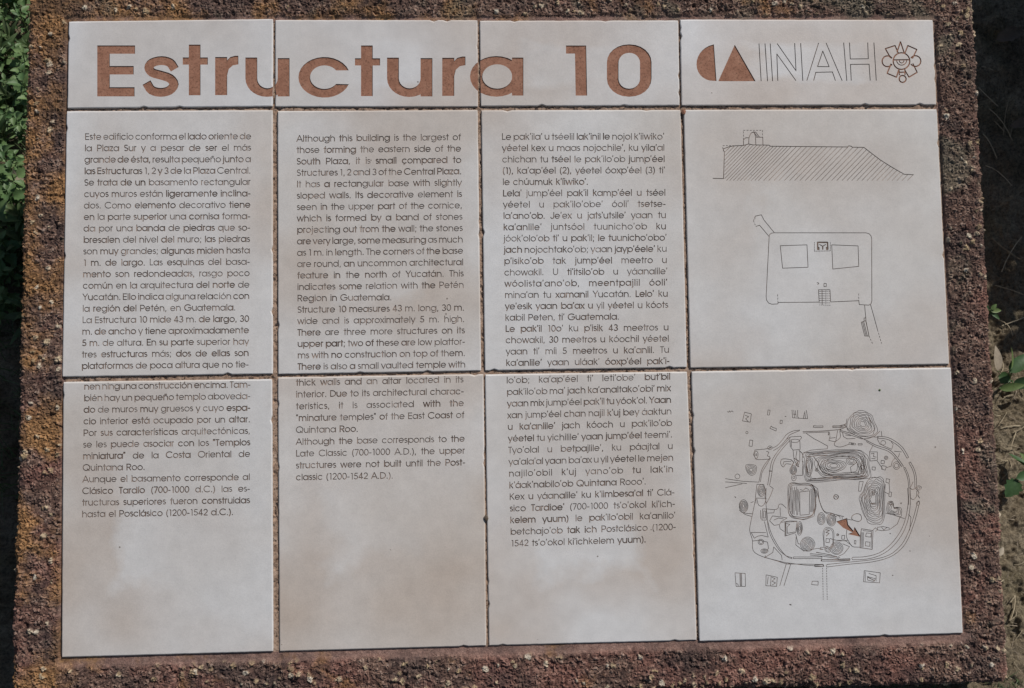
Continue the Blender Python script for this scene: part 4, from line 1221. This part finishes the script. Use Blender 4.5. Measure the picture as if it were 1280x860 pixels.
for i, (x, y, row) in enumerate(spots):
    k = rnd.choice(('tooth', 'tooth', 'oval', 'narrow'))
    shade = row > 285
    if k in fresh: o = fresh.pop(k)
    else: o = copy_tree(protos[k])
    o.location = (x, y, soil_z(x, y)); o.rotation_euler = (rnd.uniform(-.15, .15), rnd.uniform(-.15, .15), rnd.uniform(0, 6.28))
    s_ = rnd.uniform(.7, 1.25); o.scale = (s_, s_, s_)
    tag(o, WLAB[k].replace('beside the sign', 'in the shadow of the sign') if shade else WLAB[k], 'weed', ('shaded' if shade else 'sunlit') + ' weeds along the sign, ' + {'tooth': 'toothed', 'oval': 'oval leaved', 'narrow': 'narrow leaved'}[k])

def blades(name, region, count, hgt, wid, mat, lean=.5, zoff=0.0):
    V = []; F = []
    for _ in range(count):
        x, y = region()
        z = soil_z(x, y)
        a = rnd.uniform(0, 6.28); h = hgt * rnd.uniform(.5, 1.3); w = wid * rnd.uniform(.6, 1.2); ln_ = lean * rnd.uniform(.2, 1.4)
        dx, dy = math.cos(a), math.sin(a); b = len(V)
        for t in (0, .35, .7, 1.0):
            r = ln_ * h * t * t * 1.3; ww = w * (1 - t * .92) / 2
            cx, cy, cz = x + dx * r, y + dy * r, z - .004 + h * t * (1 - .35 * ln_ * t)
            V += [(cx - dy * ww, cy + dx * ww, cz), (cx + dy * ww, cy - dx * ww, cz)]
        for k in range(3): F.append((b + 2 * k, b + 2 * k + 1, b + 2 * k + 3, b + 2 * k + 2))
    return mesh_obj(name, V, F, mat, smooth=True)
def left_region():
    p = ground_at(rnd.uniform(-80, 40), rnd.uniform(-60, 620), .01); return p.x, p.y
gr = blades('grass', left_region, 699, .046, .0022, M_GRASS, .8)
tag(gr, 'short green grass blades among the weeds', 'grass'); gr['kind'] = 'stuff'

# ---- single leaves laid by reading: base, tip, heights, width
def leaf_between(me_args, parent, b, t, zb, zt, width, mat, name='leaf', teeth=0, fold=.25, curl=.15, roll=0.0):
    B = ground_at(*b, zb); T = ground_at(*t, zt)
    d = T - B; L = d.length
    me = leaf_mesh(name, L, width, mat, teeth, fold, curl, .02)
    yv = d.normalized(); up = Vector((0, -.25, 1)); xv = yv.cross(up).normalized(); zv = xv.cross(yv)
    R = Matrix((xv, yv, zv)).transposed().to_4x4() @ Matrix.Rotation(roll, 4, 'Y')
    o = bpy.data.objects.new(name, me); COL.objects.link(o)
    M = Matrix.Translation(B) @ R
    if parent is not None:
        o.parent = parent; o.matrix_local = parent.matrix_basis.inverted() @ M
    else: o.matrix_local = M
    return o
def stem_between(parent, pts, r):
    V, F = tube_geo([parent.matrix_basis.inverted() @ p for p in pts], r, r * .6)
    return mesh_obj('stem', V, F, M_LEAF, parent)
def plant(at, label, leaves, cat='plant'):
    g0 = ground_at(*at, 0); g0.z = soil_z(g0.x, g0.y) - .004
    root = tag(empty('seedling', g0), label, cat)
    for (b, t, zb, zt, w, m, teeth, roll) in leaves:
        leaf_between(None, root, b, t, zb, zt, w, m, 'leaf', teeth, .22, .2, roll)
        B = ground_at(*b, zb)
        stem_between(root, [Vector(g0), (Vector(g0) + B) / 2 + Vector((.002, .003, .004)), B], .0012)
    return root
plant((1238, 392), 'tiny seedling with pale small leaves at the edge of the shade', [
    ((1238, 388), (1252, 388), .035, .034, .007, M_LIME, 0, .2), ((1239, 387), (1246, 380), .036, .040, .006, M_LIME, 0, 0), ((1238, 389), (1250, 399), .032, .03, .006, M_SEED, 0, .1), ((1236, 388), (1228, 380), .035, .04, .007, M_SEED, 0, 0)])
plant((1262, 476), 'green broad-leaved seedling beside the sign where the shade ends', [
    ((1261, 466), (1290, 441), .045, .055, .018, M_SEED, 0, -.2), ((1264, 462), (1266, 434), .05, .058, .007, M_LIME, 0, .9), ((1249, 486), (1282, 481), .03, .04, .011, M_LIME, 0, .15),
    ((1248, 470), (1264, 476), .02, .02, .016, M_SEED, 0, .1), ((1247, 464), (1246, 432), .02, .03, .014, M_DRY, 0, .3), ((1266, 482), (1292, 474), .02, .03, .016, M_SEED, 0, .3)])
plant((1268, 612), 'seedling with one broad lobed green leaf on sunlit soil', [
    ((1272, 600), (1258, 621), .022, .014, .021, M_SEED, 1, .1), ((1270, 598), (1290, 590), .025, .025, .012, M_SEED, 0, .2)])
plant((1284, 590), 'seedling with a bright lime green leaf tip on sunlit soil', [
    ((1290, 585), (1276, 566), .02, .03, .011, M_LIME, 0, .3), ((1284, 584), (1262, 566), .02, .016, .010, M_SEED, 0, .6)])
for lab, b, t, zb, zt, w, teeth, roll, mat in (
        ('pale grey curled dead leaf lying among the green weeds', (10, 219), (29, 224), .035, .035, .018, 1, .2, M_DRY),
        ('brown dead leaf lying below the pale grey one', (16, 252), (8, 292), .03, .02, .026, 1, .3, M_BARK),
        ('dark dead leaf lying flat in deep shade behind the sign', (1244, 50), (1284, 36), .012, .012, .022, 1, .1, M_BARK),
        ('dark dead leaf lying in the shade by thin stalks', (1262, 158), (1292, 148), .012, .012, .014, 1, .2, M_BARK),
        ('buff flake of dead leaf against the sign\'s edge on sunlit soil', (1246, 694), (1256, 684), .012, .012, .008, 0, .2, M_DRY)):
    tag(leaf_between(None, None, b, t, zb, zt, w, mat, 'dead_leaf', teeth, .35, .5, roll), lab, 'dead leaf')

# ---- straw stalks
def stalk(a, b, za_, zb_, r, bend=.003):
    A = ground_at(*a, 0); B = ground_at(*b, 0)
    A.z = soil_z(A.x, A.y) + za_; B.z = soil_z(B.x, B.y) + zb_
    M_ = (A + B) / 2 + Vector((rnd.uniform(-bend, bend), rnd.uniform(-bend, bend), bend * .6))
    M_.z = max(M_.z, soil_z(M_.x, M_.y) + r)
    c = (A + B) / 2
    V, F = tube_geo([A - c, (A + M_) / 2 + (M_ - (A + B) / 2) * .25 - c, M_ - c, (B + M_) / 2 + (M_ - (A + B) / 2) * .25 - c, B - c], r, r * .7)
    o = mesh_obj('straw_stalk', V, F, M_STRAW); o.location = c
    return o
SHADE = 'thin dry stalk lying in the deep shade beside the sign'
for a, b in (((1224, 108), (1246, 136)), ((1229, 80), (1242, 88)), ((1236, 138), (1263, 180)), ((1228, 168), (1242, 204)), ((1255, 168), (1261, 122)), ((1262, 172), (1266, 150)), ((1244, 150), (1254, 166)),
             ((1230, 210), (1262, 236)), ((1240, 262), (1276, 240)), ((1238, 300), (1270, 330)), ((1252, 340), (1274, 300)), ((1242, 358), (1280, 372)), ((1246, 402), (1262, 424)), ((1250, 410), (1284, 396))):
    tag(stalk(a, b, .004, .010, .0008, .005), SHADE, 'straw', 'stalks in the shade')
for a, b in (((1262, 776), (1270, 744)), ((1270, 744), (1264, 752)), ((1262, 776), (1268, 766))):
    tag(stalk(a, b, .006, .006, .0011, .003), 'bleached straw bit of a little forked heap on bare soil', 'straw', 'forked bleached straw')
for _ in range(24):
    x, y = rnd.uniform(1246, 1284), rnd.uniform(442, 600); an = rnd.uniform(0, 6.28); L_ = rnd.uniform(8, 26)
    tag(stalk((x, y), (x + L_ * math.cos(an), y + L_ * math.sin(an)), rnd.uniform(.001, .006), rnd.uniform(.001, .01), rnd.uniform(.0005, .001), .003), 'short tan straw piece in the litter around the seedlings', 'straw', 'straw around the seedlings')
for _ in range(10):
    x, y = rnd.uniform(1254, 1290), rnd.uniform(600, 870); an = rnd.uniform(0, 6.28); L_ = rnd.uniform(6, 16)
    tag(stalk((x, y), (x + L_ * math.cos(an), y + L_ * math.sin(an)), .001, .004, .0006, .002), 'scattered straw bit on the bare sunlit soil', 'straw', 'straw on bare soil')
def right_region():
    p = ground_at(rnd.uniform(1215, 1300), rnd.uniform(-30, 880), 0); return p.x, p.y
lit = blades('leaf_litter', lambda: (lambda p: (p.x, p.y))(ground_at(rnd.uniform(1240, 1300), rnd.uniform(420, 880), 0)), 300, .008, .0018, M_DRY, 1.6)
tag(lit, 'fine crumbs of straw and leaf litter over the soil', 'litter'); lit['kind'] = 'stuff'
mo = blades('moss', lambda: (lambda p: (p.x, p.y))(ground_at(rnd.uniform(1100, 1290), rnd.uniform(846, 900), 0)), 420, .010, .0022, M_GRASS, 1.0)
tag(mo, 'low moss sprouting along the sign\'s front foot', 'moss'); mo['kind'] = 'stuff'

# ---- bush out of view, added to cast shade on the soil beside the sign
def make_added_shrub():
    root = tag(empty('added_shrub', (1.30, .74, 0)), 'dense leafy bush added out of view to shade the soil beside the sign', 'added_shrub')
    for k in range(5):
        a = k * 1.3
        V, F = tube_geo([(0, 0, -.05), (.08 * math.cos(a), .1 * math.sin(a), .25), (.2 * math.cos(a), .28 * math.sin(a), .6)], .014, .006)
        mesh_obj('stem', V, F, M_BARK, root)
    V = []; F = []
    for _ in range(8000):
        while True:
            p = [rnd.uniform(-1, 1) for _ in range(3)]
            if .15 < sum(c * c for c in p) < 1: break
        c = Vector((p[0] * .38, p[1] * .56, .40 + p[2] * .40)) 
        d = Vector((rnd.gauss(0, 1), rnd.gauss(0, 1), rnd.gauss(-.2, .6))).normalized(); n = Vector((rnd.gauss(0, .5), rnd.gauss(0, .5), 1)).normalized()
        s_ = d.cross(n).normalized(); L_ = rnd.uniform(.04, .075); w = L_ * .27; b = len(V)
        V += [tuple(c), tuple(c + d * L_ * .45 + s_ * w), tuple(c + d * L_ + n * -.006), tuple(c + d * L_ * .45 - s_ * w), tuple(c + d * L_ * .5 - n * .004)]
        F += [(b, b + 1, b + 4), (b + 1, b + 2, b + 4), (b + 2, b + 3, b + 4), (b + 3, b, b + 4)]
    o = mesh_obj('foliage', V, F, M_LEAF, root); o['kind'] = 'stuff'
make_added_shrub()
p = ground_at(1280, 0, 0); q = ground_at(1280, 430, 0); print('frame edge', p, q, ground_at(1215, 0, 0))

# ---- crumbs on the panel
def crumb(name, at, size, mat, label, cat, parent=None):
    bm = bmesh.new(); bmesh.ops.create_icosphere(bm, subdivisions=2, radius=1.0)
    for v in bm.verts: v.co *= 1 + .35 * (rnd.random() - .5)
    me = bpy.data.meshes.new(name); bm.to_mesh(me); bm.free(); me.materials.append(mat)
    o = bpy.data.objects.new(name, me); COL.objects.link(o)
    u, v = plan([at])[0] / 1000
    o.matrix_local = SIGN @ Matrix.Translation((u, v, size[2] * .0004)) @ Matrix.Diagonal((size[0] / 1000, size[1] / 1000, size[2] / 1000, 1))
    return tag(o, label, cat)
crumb('mortar_crumb', (854.4, 140.0), (2.6, 3.2, 1.6), M_CLAY, 'reddish mortar crumb at the corner of the section drawing tile', 'crumb')
crumb('dark_blob', (607.6, 647.5), (2.6, 3.6, 1.6), M_BARK, 'dark blob on the joint left of the Mayan text', 'blob')  # small dark lump set over the joint
crumb('leaf_crumb', (1099.5, 487.5), (1.5, 1.2, .9), M_LIME, 'tiny yellow-green leaf crumb on the site map tile', 'crumb')
